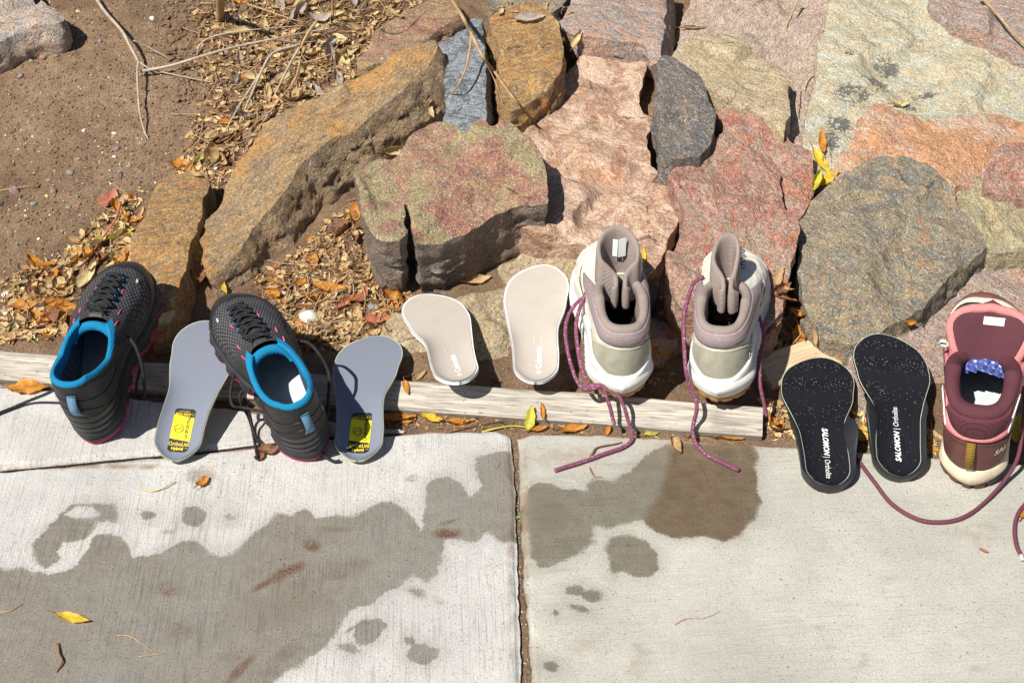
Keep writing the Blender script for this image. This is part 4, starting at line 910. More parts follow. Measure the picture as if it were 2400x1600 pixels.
m_dark_in = plain('black_inside', (.02,.02,.021), .9, .1)
m_seam = plain('dark_seam_line', (.10,.085,.085), .7)
m_stw = plain('cream_stitching', (.62,.58,.47), .7)
m_label = Mat('white_label', .6, .3); m_label.color((.75,.76,.74)); m_label = m_label.m
m_metal = plain('bronze_metal_ring', (.20,.18,.15), .35, .8); 
def tabf(pts): return lambda t: np.interp(t, [a for a, b in pts], [b for a, b in pts])
def smf(pts):
    xs_ = np.linspace(pts[0][0], pts[-1][0], 200); y = np.interp(xs_, [a for a,b in pts], [b for a,b in pts]); 
    for _ in range(60): y[1:-1] = .25*y[:-2]+.5*y[1:-1]+.25*y[2:]
    return lambda t: np.interp(t, xs_, y)
def hiking_boot(root, side, tongue_w, tongue_h, pinch):
    s = Shoe(L=.266, side=side, sole_h=.036, W=[(0,.032),(.1,.037),(.3,.036),(.45,.039),(.65,.049),(.78,.050),(.9,.045),(1,.036)], cy0=.010, cy1=.130, cw=.0365, csq=.72, zh=.118, zs=.126, zf=.110, toeh=.045, hb=.045, q=.42, dz=.02, bulge=.006, spring=.012)
    s.shell('upper', m_cream, root, 0, 1.0, 160, 50, wr=.0022)
    s.patch('collar_pad', m_mauve, root, -.345, .345, smf([(-.345,.62),(-.2,.70),(-.1,.69),(0,.69),(.1,.69),(.2,.70),(.345,.62)]), 1.0, .0028, 120, 22, crown=.0028)
    for q in (.34, .62):
        lo = smf([(-.34,.62),(-.2,.70),(0,.69),(.2,.70),(.34,.62)]); tt = np.linspace(-.33, .33, 90); vv = lo(tt) + (1-lo(tt))*q + .03*np.cos(tt*9)*(.5-q)
        tube('collar_seam', s.S(tt, vv, .0050+0*tt), .0007, m_mauve, root, 5)
    tt = np.linspace(-.343, .343, 100); tube('seam', s.S(tt, smf([(-.345,.62),(-.2,.70),(-.1,.69),(0,.69),(.1,.69),(.2,.70),(.345,.62)])(tt)-.008, .0010+0*tt), .0011, m_seam, root, 5)
    hi = smf([(-.175,.34),(-.15,.42),(-.125,.40),(-.105,.58),(-.06,.63),(0,.635),(.06,.63),(.105,.58),(.125,.40),(.15,.42),(.175,.34)])
    lo_ = smf([(-.175,.26),(-.13,.14),(-.08,.04),(0,-.02),(.08,.04),(.13,.14),(.175,.26)])
    s.patch('heel_counter', m_khaki, root, -.175, .175, lambda t: lo_(t)-.03, hi, .0020, 90, 26)
    s.patch('midsole_cup', m_whitem, root, -.24, .24, -.05, smf([(-.24,.14),(-.18,.36),(-.13,.30),(-.09,.17),(-.05,.05),(0,0),(.05,.05),(.09,.17),(.13,.30),(.18,.36),(.24,.14)]), .0040, 110, 12, crown=.002)
    tt = np.linspace(-.17, .17, 40); 
    for d_ in (.014, .026): s.stitch('stitching', m_stw, root, list(zip(tt, hi(tt)-d_)), .00045, .0026, .0030)
    for k in range(4): 
        tm = .105 + .012*k; s.seam('embossed_mark', m_khaki, root, [(tm, .20), (tm+.006, .30)], .0008, .0026, 3) if side > 0 else None
    # toe cap and vamp seams
    for sg in (1,-1):
        s.seam('seam', m_seam, root, [(.5+sg*.27,.30),(.5+sg*.24,.42),(.5+sg*.20,.47),(.5+sg*.14,.50)], .0007, .0008)
        s.patch('side_panel', m_cream, root, *( (.18,.33) if sg>0 else (.67,.82) ), 0.0, smf([(.18,.30),(.25,.42),(.33,.24)]) if sg>0 else smf([(.67,.24),(.75,.42),(.82,.30)]), .0016, 40, 12)
    s.patch('toe_cap', m_cream, root, .36, .64, 0.0, smf([(.36,.2),(.42,.42),(.5,.50),(.58,.42),(.64,.2)]), .0018, 60, 16)
    s.collar_roll('collar_lining', m_taupe, root, .0062, 0., 1., .965, 130, .5, fat=1.15)
    s.inside(m_dark_in, m_dark_in, root, .0062)
    # sculpted midsole flaring out round the heel
    heel = lambda t: np.exp(-((((t+.5)%1)-.5)/.17)**2)
    fl = lambda t, z: (.0075*heel(t)*np.exp(-((z-.028)/.011)**2) + .0008*np.sin(t*2*np.pi*70)*(np.abs(((t+.5)%1)-.5) > .11)*(z<.03)*(np.abs(((t+.5)%1)-.5) < .30))
    wave = lambda t, z: .010*heel(t)*(z > .034)*.2 + .003*np.sin(t*2*np.pi*3)*(z>.025)*(1-heel(t))
    s.sole('midsole', m_whitem, root, [(-.002,.008),(.0035,.0085),(.0062,.012),(.0075,.018),(.0068,.0225),(.0060,.0235),(.0074,.026),(.0066,.032),(.0038,.038),(.0018,.041),(-.004,.042)], 220, fl, wave=wave)
    s.sole('outsole', m_gum, root, [(-.006,0),(.0040,0),(.0055,.004),(.0048,.0095)], 220, lambda t, z: -.0030*(np.sin(t*2*np.pi*24) > .55)*(z < .006), cap=True)
    # tongue: thick padded sheet folded in a U open to the heel, ends curled into gussets
    w = tongue_w
    path = [(-w*.38,.092),(-w*.20,.088),(-w*.18,.099),(-w*.60,.104),(-w*.95,.108),(-w*1.0,.124),(-w*.6,.139),(0,.145),(w*.6,.139),(w*1.0,.124),(w*.95,.108),(w*.60,.104),(w*.36,.098),(w*.34,.087),(w*.56,.090)]
    if pinch: path = [(-w*.55,.090),(-w*.2,.086),(-w*.30,.097),(-w*.9,.106),(-w*1.05,.118),(-w*.75,.136),(-.002,.144),(w*.35,.140),(w*.62,.124),(w*.5,.102),(w*.35,.096),(w*.42,.086),(w*.85,.091)]
    pk = lambda s_: math.sin(math.pi*min(1, max(0, s_)))
    sheet('tongue', path, lambda q: .088, lambda q: .120 + (tongue_h-.120)*pk(q)**1.1, lambda q, f: (0.0, .006*f + .010*f*f*pk(q)), .0088, m_taupe, root, 96, 12)
    # laces on the throat
    for k, vv in enumerate((.45,.55,.65,.75)):
        wd = .034+.005*k; t_ = np.linspace(.5-wd, .5+wd, 12); tube('lace', s.S(t_, vv+0*t_, .006+.003*np.sin(np.linspace(0,math.pi,12))), .0020, m_lace_p, root, 6)
        for sg in (1,-1):
            p_ = s.S(np.array([.5+sg*wd]), np.array([vv]), np.array([.003]))[0]; th = np.linspace(0, 2*math.pi, 14)
            tube('eyelet_ring', np.stack([p_[0]+.0042*np.cos(th), p_[1]+.0042*np.sin(th), p_[2]+.001+0*th], -1), .0010, m_metal, root, 5)
    return s
bh1 = place('hiking_boot', 1455, 928, .034, 1418, 590, .266, .035, 'left white hiking boot with mauve collar, a wide tongue and two hanging laces', 'boot')
bs1 = hiking_boot(bh1, -1, .027, .180, False)
bh2 = place('hiking_boot', 1682, 938, .038, 1736, 614, .266, .035, 'right white hiking boot with mauve collar and a narrow pinched tongue', 'boot', R(5))
bs2 = hiking_boot(bh2, 1, .020, .174, True)
def tongue_label(root, c, ax, ay, w_, h_, lines):
    c = np.array(c); ax = np.array(ax)/np.linalg.norm(ax); ay = np.array(ay)/np.linalg.norm(ay); az_ = np.cross(ax, ay)
    V, F = box_vf(c, ax*w_/2, ay*h_/2, az_*.0003); lb = mesh('tongue_label', V, F, m_label, root, smooth=False)
    Vt, Ft = text_vf(lines, h_/6.5); Vt = Vt*.9
    mesh('lettering', c + Vt[:,:1]*ax + Vt[:,1:2]*ay + az_*.0005, Ft, m_seam, lb, smooth=False)
tongue_label(bh1, (.0065, .140, .156), (-1,-.25,0), (0,.15,1), .011, .030, 'W 8\nEU 39\nUK 6\n24.5\nCM')
tongue_label(bh1, (-.0035, .140, .156), (-1,.3,0), (0,.15,1), .007, .028, 'MADE\nIN\nCHINA')
gx_ = lambda *p: world_tube('lace_end', lace_path(list(p)), .0027, m_lace_p, ROOT, .85)
ROOT = bh1
gx_((1391,648,.135),(1385,665,.13),(1372,690,.12),(1358,725,.105),(1350,765,.09),(1354,815,.075),(1362,860,.062),(1375,895,.052),(1378,906,.05),(1400,902,.053),(1420,905,.052),(1446,922,.047),(1462,950,.035),(1472,985,.018),(1482,1015,.006),(1478,1035,.004),(1455,1050,.0035),(1420,1062,.0035),(1370,1080,.0035),(1300,1102,.0035))
gx_((1384,694,.118),(1368,698,.115),(1350,712,.11),(1332,740,.10),(1325,775,.09),(1330,820,.075),(1340,860,.062),(1352,892,.054),(1370,912,.05),(1392,910,.05),(1412,905,.055),(1420,925,.047),(1430,955,.034),(1436,980,.022),(1440,996,.016))
ROOT = bh2
gx_((1648,648,.135),(1626,664,.132),(1608,715,.125),(1602,760,.11),(1604,820,.09),(1608,870,.075),(1618,905,.056),(1630,935,.044),(1633,960,.034),(1626,990,.018),(1624,1015,.006),(1632,1040,.0035),(1655,1064,.0035),(1690,1082,.0035),(1732,1102,.0035))
gx_((1716,628,.135),(1735,636,.13),(1752,655,.125),(1765,700,.11),(1778,740,.10),(1790,785,.088),(1782,840,.07),(1782,900,.05),(1790,940,.03),(1797,975,.012))

# ================================================================= maroon and pink boot at the right edge
m_maroon = weave('maroon_collar_lining', (.075,.022,.030), (.125,.042,.052), 500, strength=.4)
m_rose = Mat('rose_pink_mesh', .75, .3); _uv = m_rose.mapping(scale=(260, 80, 1), src=m_rose.coord('UV')); _v = m_rose.voro(1.0, _uv)
m_rose.color(m_rose.mix(m_rose.maprange(_v, .1, .5), (.46,.135,.135), (.62,.23,.22))); m_rose.bump(_v, .6, .001); m_rose = m_rose.m
m_brownr = plain('brown_maroon_leather', (.135,.048,.042), .5, .4, .25, 300)
m_bsole = plain('brown_outsole_rubber', (.15,.058,.052), .6, .35, .3, 200)
m_creamf = plain('cream_midsole_foam', (.72,.62,.45), .6, .35, .2)
m_dkmesh = weave('charcoal_vamp_mesh', (.018,.018,.020), (.06,.058,.062), 420, strength=.8)
m_bluel = lace_mat('blue_white_lace', (.07,.10,.36), (.62,.64,.74), .75, 600)
m_pipe = plain('white_piping', (.74,.70,.72), .5)
def stripe_mat():
    m = Mat('yellow_black_striped_webbing', .75, .3); sx = m.n('ShaderNodeSeparateXYZ'); m.l(m.coord('UV'), sx.inputs[0])
    f = m.math('FRACT', m.math('MULTIPLY', sx.outputs[0], 330)); sy = m.math('ABSOLUTE', m.math('SUBTRACT', sx.outputs[1], .5))
    c = m.mix(m.maprange(f, .45, .55), (.50,.30,.03), (.02,.018,.015)); m.color(c); m.bump(f, .5, .0006); return m.m
m_loop = stripe_mat()
bh3 = place('hiking_boot', 2272, 1140, .0, 2328, 722, .272, .035, 'maroon and pink hiking boot at the right edge with a white tongue label', 'boot', R(7), ks=.93)
def pink_boot(root):
    s = Shoe(L=.272, side=1, sole_h=.036, W=[(0,.031),(.1,.0355),(.3,.035),(.45,.038),(.65,.048),(.78,.049),(.9,.044),(1,.035)], cy0=.010, cy1=.134, cw=.0435, csq=.72, zh=.134, zs=.146, zf=.108, toeh=.045, hb=.045, q=.42, dz=.02, bulge=.007, spring=.012)
    s.shell('upper', m_rose, root, 0, 1.0, 160, 50, wr=.0012)
    s.patch('heel_leather', m_brownr, root, -.30, .30, -.02, smf([(-.30,.18),(-.2,.36),(-.10,.48),(0,.52),(.10,.48),(.2,.36),(.30,.18)]), .0018, 110, 22)
    s.patch('ankle_panel', m_rose, root, -.30, .30, smf([(-.30,.20),(-.2,.40),(-.10,.52),(0,.56),(.10,.52),(.2,.40),(.30,.20)]), smf([(-.30,.9),(-.2,.80),(-.08,.66),(0,.64),(.08,.66),(.2,.80),(.30,.9)]), .0030, 110, 16, crown=.002)
    s.patch('collar_pad', m_maroon, root, -.12, .12, smf([(-.12,.95),(-.08,.72),(-.04,.63),(0,.61),(.04,.63),(.08,.72),(.12,.95)]), 1.0, .0042, 70, 18, crown=.002)
    for sg in (1,-1):
        s.seam('piping', m_pipe, root, [(sg*.185,.93),(sg*.155,.84),(sg*.125,.76),(sg*.108,.70),(sg*.095,.60)], .0011, .0048)
        s.seam('piping', m_pipe, root, [(sg*.195,.90),(sg*.165,.81),(sg*.135,.73),(sg*.12,.66)], .0006, .0048)
    for d_ in (-.035, -.015): 
        tt = np.linspace(-.28, .28, 60); hf = smf([(-.30,.18),(-.2,.36),(-.10,.48),(0,.52),(.10,.48),(.2,.36),(.30,.18)]); s.stitch('stitching', m_brownr, root, list(zip(tt, hf(tt)+d_)), .0006, .0028, .0032)
    s.collar_roll('collar_lining', m_maroon, root, .0085, -.43, .43, .96, 130, .55, fat=1.2)
    s.inside(m_navy, m_pale, root, .0085)
    # front: charcoal mesh, cream band, brown toe cap
    s.patch('vamp_mesh', m_dkmesh, root, .345, .655, .16, .80, .0012, 90, 24)
    s.patch('toe_cap', m_bsole, root, .33, .67, 0.0, smf([(.33,.10),(.42,.28),(.46,.34),(.5,.37),(.54,.34),(.58,.28),(.67,.10)]), .0036, 90, 14)
    s.patch('cream_band', m_creamf, root, .335, .665, smf([(.335,.10),(.42,.28),(.46,.34),(.5,.37),(.54,.34),(.58,.28),(.665,.10)]), smf([(.335,.20),(.42,.36),(.46,.43),(.5,.46),(.54,.43),(.58,.36),(.665,.20)]), .0028, 90, 10)
    s.sole('midsole', m_creamf, root, [(-.002,.010),(.0035,.0105),(.0050,.017),(.0045,.024),(.0025,.031),(.0005,.036),(-.004,.037)], 220, lambda t, z: .004*np.exp(-((((t+.5)%1)-.5)/.15)**2)*np.exp(-((z-.022)/.012)**2), wave=lambda t, z: (.004*np.sin(t*2*np.pi*5+1.5))*(z>.02))
    s.sole('outsole', m_bsole, root, [(-.006,0),(.0040,0),(.0058,.005),(.0062,.012),(.0048,.0185)], 240, lambda t, z: -.0045*(np.sin(t*2*np.pi*26) > .62)*(z < .009), cap=True, wave=lambda t, z: (.0045*np.sin(t*2*np.pi*7+.6))*(z>.011))
    # big tongue leaning forward, with its label
    tg = []
    nx_, ny_ = 30, 22
    Vt = []
    for side_ in (0, 1):
        for j in range(ny_):
            f = j/(ny_-1)
            hw = .028 + .020*math.sin(min(1, f*1.25)*math.pi/2); hw *= math.sqrt(max(0.0, 1-max(0, (f-.55)/.45)**2.6))+1e-4
            for i in range(nx_):
                a = -1 + 2*i/(nx_-1); th = .0055*math.sqrt(max(0, 1-a**6))*math.sqrt(max(0,1-f**10)) * (1 if side_ else -1)
                x = a*hw; y = .118 + .052*f + .006*a*a*(-1) + .010*f*f; z = .112 + .058*f - .012*f*f
                y -= .010*abs(a)**2
                n_ = np.array([0, -.70, .72]); Vt.append(np.array([x, y, z]) + n_*(-th))
    F = grid_faces(ny_, nx_); n0 = nx_*ny_; F += [tuple(q+n0 for q in f)[::-1] for f in grid_faces(ny_, nx_)]
    Vt = np.array(Vt); Vt[:,0] += .002
    rim = [j*nx_ for j in range(ny_)] + [j*nx_+nx_-1 for j in range(ny_-2,-1,-1)]
    for a, b in zip(rim[:-1], rim[1:]): F.append((a, b, b+n0, a+n0))
    mesh('tongue', Vt, F, m_maroon, root)
    rp = Vt[rim]*.5 + Vt[[q+n0 for q in rim]]*.5; tube('tongue_rim', rp + np.array([0,.003,-.002]), .0062, m_rose, root, 8)
    jm = int(ny_*.60); pc = (Vt[jm*nx_+nx_//2]+Vt[(jm+1)*nx_+nx_//2])/2; up_ = Vt[(jm+2)*nx_+nx_//2]-Vt[(jm-1)*nx_+nx_//2]
    tongue_label(root, pc + np.cross([1,0,0], up_/np.linalg.norm(up_))*.0008 + [.004,0,0], (1,0,0), up_, .027, .010, 'US 8  UK 6.5  EU 40\nMADE IN VIETNAM')
    # bunched blue laces under the tongue
    for k in range(7):
        a = -.034 + .068*k/6; pts_ = [(a*.9, .118, .108), (a*.95+.003, .112, .120 - abs(a)*.2), (a*.9, .106, .122 - abs(a)*.3), (a*.85-.003, .100, .112 - abs(a)*.3)]
        ribbon('tongue_gusset', catmull(pts_, 5), .010, .002, m_bluel, root)
    for sg in (1,-1):
        b_ = np.array([sg*.047, .118, .132]); ribbon('lace_hook', np.array([b_, b_+[sg*.006,0,.001], b_+[sg*.010,0,.004], b_+[sg*.006,.001,.008], b_+[sg*.001,.001,.007]]), .005, .0014, m_metalw, root, (0,1,0))
    lp = np.array([s.S(np.array([-.006]), np.array([.06+.50*a]), .0042+.0055*math.sin(math.pi*a))[0] for a in np.linspace(0,1,22)]); lp[-1] = lp[-1]
    ribbon('heel_loop', lp, .0105, .0016, m_loop, root)
    s.text('SALOMON', m_creamf, root, .112, .30, .0125, .06, .0030, 'lettering', .25, .0003)
    return s
m_metalw = plain('pale_metal_hook', (.55,.55,.55), .3, .8)
bs3 = pink_boot(bh3)
m_lace_m = lace_mat('maroon_lace', (.15,.045,.065), (.30,.14,.16), .25)
ROOT = bh3
def lm(*p): world_tube('lace_end', lace_path(list(p)), .0027, m_lace_m, ROOT, .85)
lm((2396,905,.10),(2402,950,.085),(2396,1010,.06),(2386,1070,.035),(2360,1118,.012),(2310,1175,.0035),(2262,1210,.0035),(2210,1223,.0035),(2150,1216,.0035),(2090,1180,.0035),(2050,1130,.0035),(2020,1090,.0035),(2004,1066,.0035),(1999,1020,.004))
lm((2440,1110,.05),(2410,1170,.008),(2388,1200,.0035),(2378,1235,.0035),(2382,1275,.0035),(2393,1300,.0035))
world_tube('lace_tip', lace_path([(2392,1296,.0035),(2397,1312,.0035)]), .0024, m_metalw, bh3)

# ================================================================= insoles
class Insole:
    def __init__(s, L, side, W, cup=.010, thick=.004, archx=.0, bend=0.0, wk=1.0):
        W = [(a, b*wk) for a, b in W]
        s.L = L; s.side = side; s.W = smooth_tab(W); s.C = smooth_tab([(0,0),(.2,.000),(.45,.003),(.7,.004),(.9,-.003),(1,-.009)]); s.cup = cup; s.th = thick; s.bend = bend; s.archx = archx
    def edge(s, y01):
        e = np.where(y01 < .12, np.sqrt(np.clip(1-((.12-y01)/.12)**2,0,1)), np.where(y01 > .80, np.clip(1-((y01-.80)/.20)**2.2,0,1)**(1/2.0), 1)); return s.W(y01)*e
    def lim(s, y01):
        hw = s.edge(y01); c = s.side*s.C(y01); inner = .0045*np.exp(-((y01-.42)/.15)**2)
        lo, hi = c - hw, c + hw
        if s.side > 0: lo = lo + inner*np.minimum(1, hw/.02)
        else: hi = hi - inner*np.minimum(1, hw/.02)
        return lo, hi
    def z(s, x, y):
        y01 = np.clip(np.asarray(y)/s.L, 0, 1); lo, hi = s.lim(y01); c = (lo+hi)/2; hw = np.maximum((hi-lo)/2, 1e-4)
        a = np.clip((x-c)/hw, -1, 1); f = 1 - ss(.25, .62, y01)
        r_ = np.where(y01 < .12, np.sqrt(((x-c)/s.W(y01))**2 + ((.12-y01)/.12)**2), np.abs(a))
        zz = s.cup*f*np.clip(r_,0,1)**3.2
        med = (-a if s.side > 0 else a); zz = zz + s.archx*np.exp(-((y01-.40)/.16)**2)*np.clip(med,0,1)**1.6
        return zz - s.bend*(1-(2*y01-1)**2)*1.0 
    def build(s, root, m_top, m_foam, ny=90, nx=30, lip=.0012):
        y01 = (1-np.cos(np.linspace(0, math.pi, ny)))/2; a = np.sin(np.linspace(-1,1,nx)*math.pi/2)
        Y_ = y01[:,None]+0*a[None,:]; lo, hi = s.lim(y01); X_ = ((lo+hi)/2)[:,None] + ((hi-lo)/2)[:,None]*a[None,:]
        Zt = s.z(X_, Y_*s.L); k = 1 - lip/.035
        cy = s.L*.5
        Xt = ((lo+hi)/2)[:,None] + ((hi-lo)/2 - lip)[:,None]*a[None,:]; Yt = cy + (Y_*s.L-cy)*(1-lip/cy)
        V = np.stack([Xt, Yt, Zt + s.th], -1)
        # top cloth: rounded-over edge down 1 mm
        F = grid_faces(ny, nx)
        rim = [(i,0) for i in range(ny)] + [(ny-1,j) for j in range(1,nx-1)] + [(i,nx-1) for i in range(ny-1,-1,-1)] + [(0,j) for j in range(nx-2,0,-1)]
        VV = V.reshape(-1,3).tolist(); b = len(VV)
        for i,j in rim: VV.append((V[i,j,0], V[i,j,1], V[i,j,2]-.0012))
        n = len(rim)
        for q in range(n): a1 = rim[q][0]*nx+rim[q][1]; a2 = rim[(q+1)%n][0]*nx+rim[(q+1)%n][1]; F.append((a2, a1, b+q, b+(q+1)%n))
        mesh('top_cloth', VV, F, m_top, root, uv=[(v[0]*1, v[1]*1) for v in VV])
        # foam body
        V0 = np.stack([X_, Y_*s.L, Zt + s.th - .0004], -1); VV = V0.reshape(-1,3).tolist(); F = grid_faces(ny, nx)
        rings = []
        cx = (lo+hi)/2
        for (g, dz) in ((.0006,-.25), (.0008,-.6), (-.0004,-.95)):
            b = len(VV); rings.append(b)
            for i,j in rim:
                sx_ = np.sign(V0[i,j,0]-cx[i]) if 0 < i < ny-1 else 0; VV.append((V0[i,j,0]+sx_*g, V0[i,j,1]+(g if i>=ny-2 else -g if i<=1 else 0), V0[i,j,2]+dz*s.th))
        prev = [i*nx+j for i,j in rim]
        for b in rings:
            cur = list(range(b, b+n)); F += [(prev[(q+1)%n], prev[q], cur[q], cur[(q+1)%n]) for q in range(n)]; prev = cur
        b = len(VV); VV += [(v[0], v[1], v[2]-s.th*.95) for v in V0.reshape(-1,3)]
        F += [tuple(q+b for q in f)[::-1] for f in grid_faces(ny, nx)]
        rb = [b+i*nx+j for i,j in rim]; F += [(prev[(q+1)%n], prev[q], rb[q], rb[(q+1)%n]) for q in range(n)]
        return mesh('foam_base', VV, F, m_foam, root)
    def on(s, V, F, name, mat, root, c, ang, lift=.0004):
        """flat outline pieces laid on the top cloth; c centre (x,y), ang rotation"""
        ca, sa = math.cos(ang), math.sin(ang); x = c[0] + V[:,0]*ca - V[:,1]*sa; y = c[1] + V[:,0]*sa + V[:,1]*ca
        return mesh(name, np.stack([x, y, s.z(x, y)+s.th+lift], -1), F, mat, root, smooth=False)
def rect_vf(w_, h_, n=8, m_=12, r=0.0):
    xs_ = np.linspace(-w_/2, w_/2, n); ys_ = np.linspace(-h_/2, h_/2, m_); V = []
    for y in ys_:
        cut = 0
        if r: d = h_/2-abs(y); cut = r - math.sqrt(max(0, r*r-(r-d)**2)) if d < r else 0
        for x in xs_: V.append((x*(w_/2-cut)/(w_/2), y, 0))
    return np.array(V), grid_faces(m_, n)
GW = [(0,.024),(.1,.0300),(.3,.0310),(.45,.0340),(.65,.0425),(.78,.0440),(.9,.0405),(1,.034)]
m_gtop = weave('grey_blue_insole_cloth', (.155,.175,.225), (.235,.26,.315), 900, strength=.35, dirty=(.20,.20,.22))
m_gfoam = plain('pale_green_grey_foam', (.46,.47,.38), .8, .2, .3)
m_lab_k = plain('black_label', (.018,.018,.018), .5); m_lab_y = plain('yellow_label', (.82,.66,.01), .5); m_lab_yt = plain('yellow_lettering', (.80,.58,.02), .5)
def grey_insole(root, side):
    s = Insole(.247, side, GW, .0085, .0045, .004, -.014, 1.10); s.build(root, m_gtop, m_gfoam)
    cx, cy = 0.000, .049; W_, H_ = .0290, .066
    V, F = rect_vf(W_, H_, 10, 24, .004); s.on(V, F, 'label', m_lab_k, root, (cx, cy), 0, .0003)
    V, F = rect_vf(W_, .036, 10, 14); V[:,1] += np.where(V[:,1] > 0, -V[:,0]*.12, -V[:,0]*.12)
    s.on(V, F, 'yellow_panel', m_lab_y, root, (cx, cy+.003), 0, .0005)
    for body, size, dx, dy, ang, mt, bold, sx in (('OrthoLite', .0082, 0, -.0215, 0, m_lab_yt, .00006, .86), ('Hybrid', .0060, -.001, -.0282, 0, m_lab_yt, .00022, 1.0), ('TM', .0026, .0115, -.0272, 0, m_lab_yt, 0, 1), ('\u00ae', .004, .0135, -.0185, 0, m_lab_yt, 0, 1),
                                           ('LA SPORTIVA', .0064, .0078, .0035, R(90), m_lab_k, .00022, .86), ('GORE-TEX\u00ae', .0046, -.002, .0245, R(180), m_lab_yt, .0001, .85), ('SURROUND\u2122', .0026, -.002, .0285, R(180), m_lab_yt, 0, .9), ('EXTENDED COMFORT', .0018, -.001, .0218, R(180), m_lab_yt, 0, .9)):
        V, F = text_vf(body, size, bold, 0, sx); s.on(V, F, 'lettering', mt, root, (cx+dx, cy+dy), ang, .0008)
    def strokes(pl, r, mt, nm):
        p = np.array(pl); c_ = np.stack([cx+p[:,0], cy+p[:,1]], -1); z_ = s.z(c_[:,0], c_[:,1])+s.th+.0009; tube(nm, np.c_[c_, z_], r, mt, root, 4, .4)
    th = np.linspace(0.25, 2*math.pi-.25, 26); strokes([(-.004+.0062*math.cos(a), .002+.0062*math.sin(a)) for a in th],   .00042, m_lab_k, 'emblem')
    strokes([(-.0085,-.001),(-.0055,.002),(-.0035,.0005),(-.001,.0058),(.0005,.001),(.002,.0025),(.0022,-.002)],   .00042, m_lab_k, 'emblem')
    strokes([(.0105,.0245),(.0125,.0220),(.0145,.0245),(.0125,.027),(.0105,.0245)], .00035, m_lab_yt, 'emblem')
def insole_at(u, v, z, tu, tv, L, label, far=True, roll=0.0):
    return place('insole', u, v, z, tu, tv, L, .004, label, 'insole', roll, far)
i1 = insole_at(412, 1090, .0, 500, 752, .247, 'grey insole with yellow label lying between the two black shoes', roll=R(0)); grey_insole(i1, 1)
i2 = insole_at(838, 1092, .0, 876, 786, .247, 'grey insole with yellow label lying right of both black shoes', roll=R(0)); grey_insole(i2, -1)
m_btop = Mat('beige_insole_cloth', .85, .2); _n = m_btop.noise(30,4,.6); m_btop.color(m_btop.mix(m_btop.maprange(_n,.4,.75,0,.35),(.43,.385,.335),(.36,.32,.275))); m_btop.bump(m_btop.noise(900,2,.5),.25,.0004); m_btop = m_btop.m
m_bfoam = plain('white_insole_foam', (.70,.70,.70), .75, .25, .2)
BW = [(0,.026),(.1,.0290),(.3,.0315),(.45,.0355),(.65,.0425),(.78,.0435),(.9,.040),(1,.033)]
def beige_insole(root, side):
    s = Insole(.243, side, BW, .0075, .0065, .005, 0.0, 1.10); s.build(root, m_btop, m_bfoam, lip=.0022)
    V, F = text_vf('Columbia', .0120, .00035, 0, .92); s.on(V, F, 'lettering', m_white, root, (.004, .052), R(90), .0005)
    V, F = text_vf('Omni-Heat', .0032); s.on(V, F, 'lettering', m_white, root, (-.0035, .084), R(90), .0005)
    V, F = text_vf('TECHLITE', .0028); s.on(V, F, 'lettering', m_white, root, (.0075, .088), R(90), .0005)
    for (a, b) in ((-.0025,0),(.0025,0),(0,.0025),(0,-.0025)):
        V = np.array([(-.0016,0,0),(0,-.0016,0),(.0016,0,0),(0,.0016,0)])*.95; s.on(V, [(0,1,2,3)], 'emblem', m_white, root, (.004+a, .024+b), 0, .0006)
i3 = insole_at(1080, 911, .046, 1000, 690, .243, 'left beige insole, heel resting on the grey board and toe sloping away', far=True, roll=R(0)); beige_insole(i3, 1)
i4 = insole_at(1255, 909, .040, 1262, 622, .243, 'right beige insole lying flat beside the left hiking boot', far=True); beige_insole(i4, -1)
def black_cloth():
    m = Mat('black_glittering_insole_cloth', .8, .15)
    v = m.voro(620, m.mapping(rot=(0,0,.8)), rand=.25); vc = m.voro(620, m.mapping(rot=(0,0,.8)), out='Color', rand=.25); s_ = m.n('ShaderNodeSeparateColor'); m.l(vc, s_.inputs[0])
    sx = m.n('ShaderNodeSeparateXYZ'); m.l(m.coord(), sx.inputs[0]); fore = m.maprange(sx.outputs[1], .10, .17, .985, .90)
    d = m.math('MULTIPLY', m.math('GREATER_THAN', s_.outputs[0], fore), m.maprange(v, .25, .45, 1, 0))
    c = m.mix(m.maprange(v, .2, .6), (.005,.005,.007), (.010,.010,.014)); c = m.mix(m.math('MULTIPLY', d, .6), c, (.30,.32,.36)); m.color(c); m.bump(v, .7, .0008); return m.m
m_ktop = black_cloth(); m_kfoam = plain('charcoal_moulded_foam', (.020,.022,.027), .45, .45, .15); m_kmint = plain('pale_mint_edge', (.50,.56,.44), .7)
KW = [(0,.0215),(.1,.0255),(.25,.0265),(.38,.0275),(.50,.033),(.65,.0430),(.78,.0445),(.9,.041),(1,.034)]
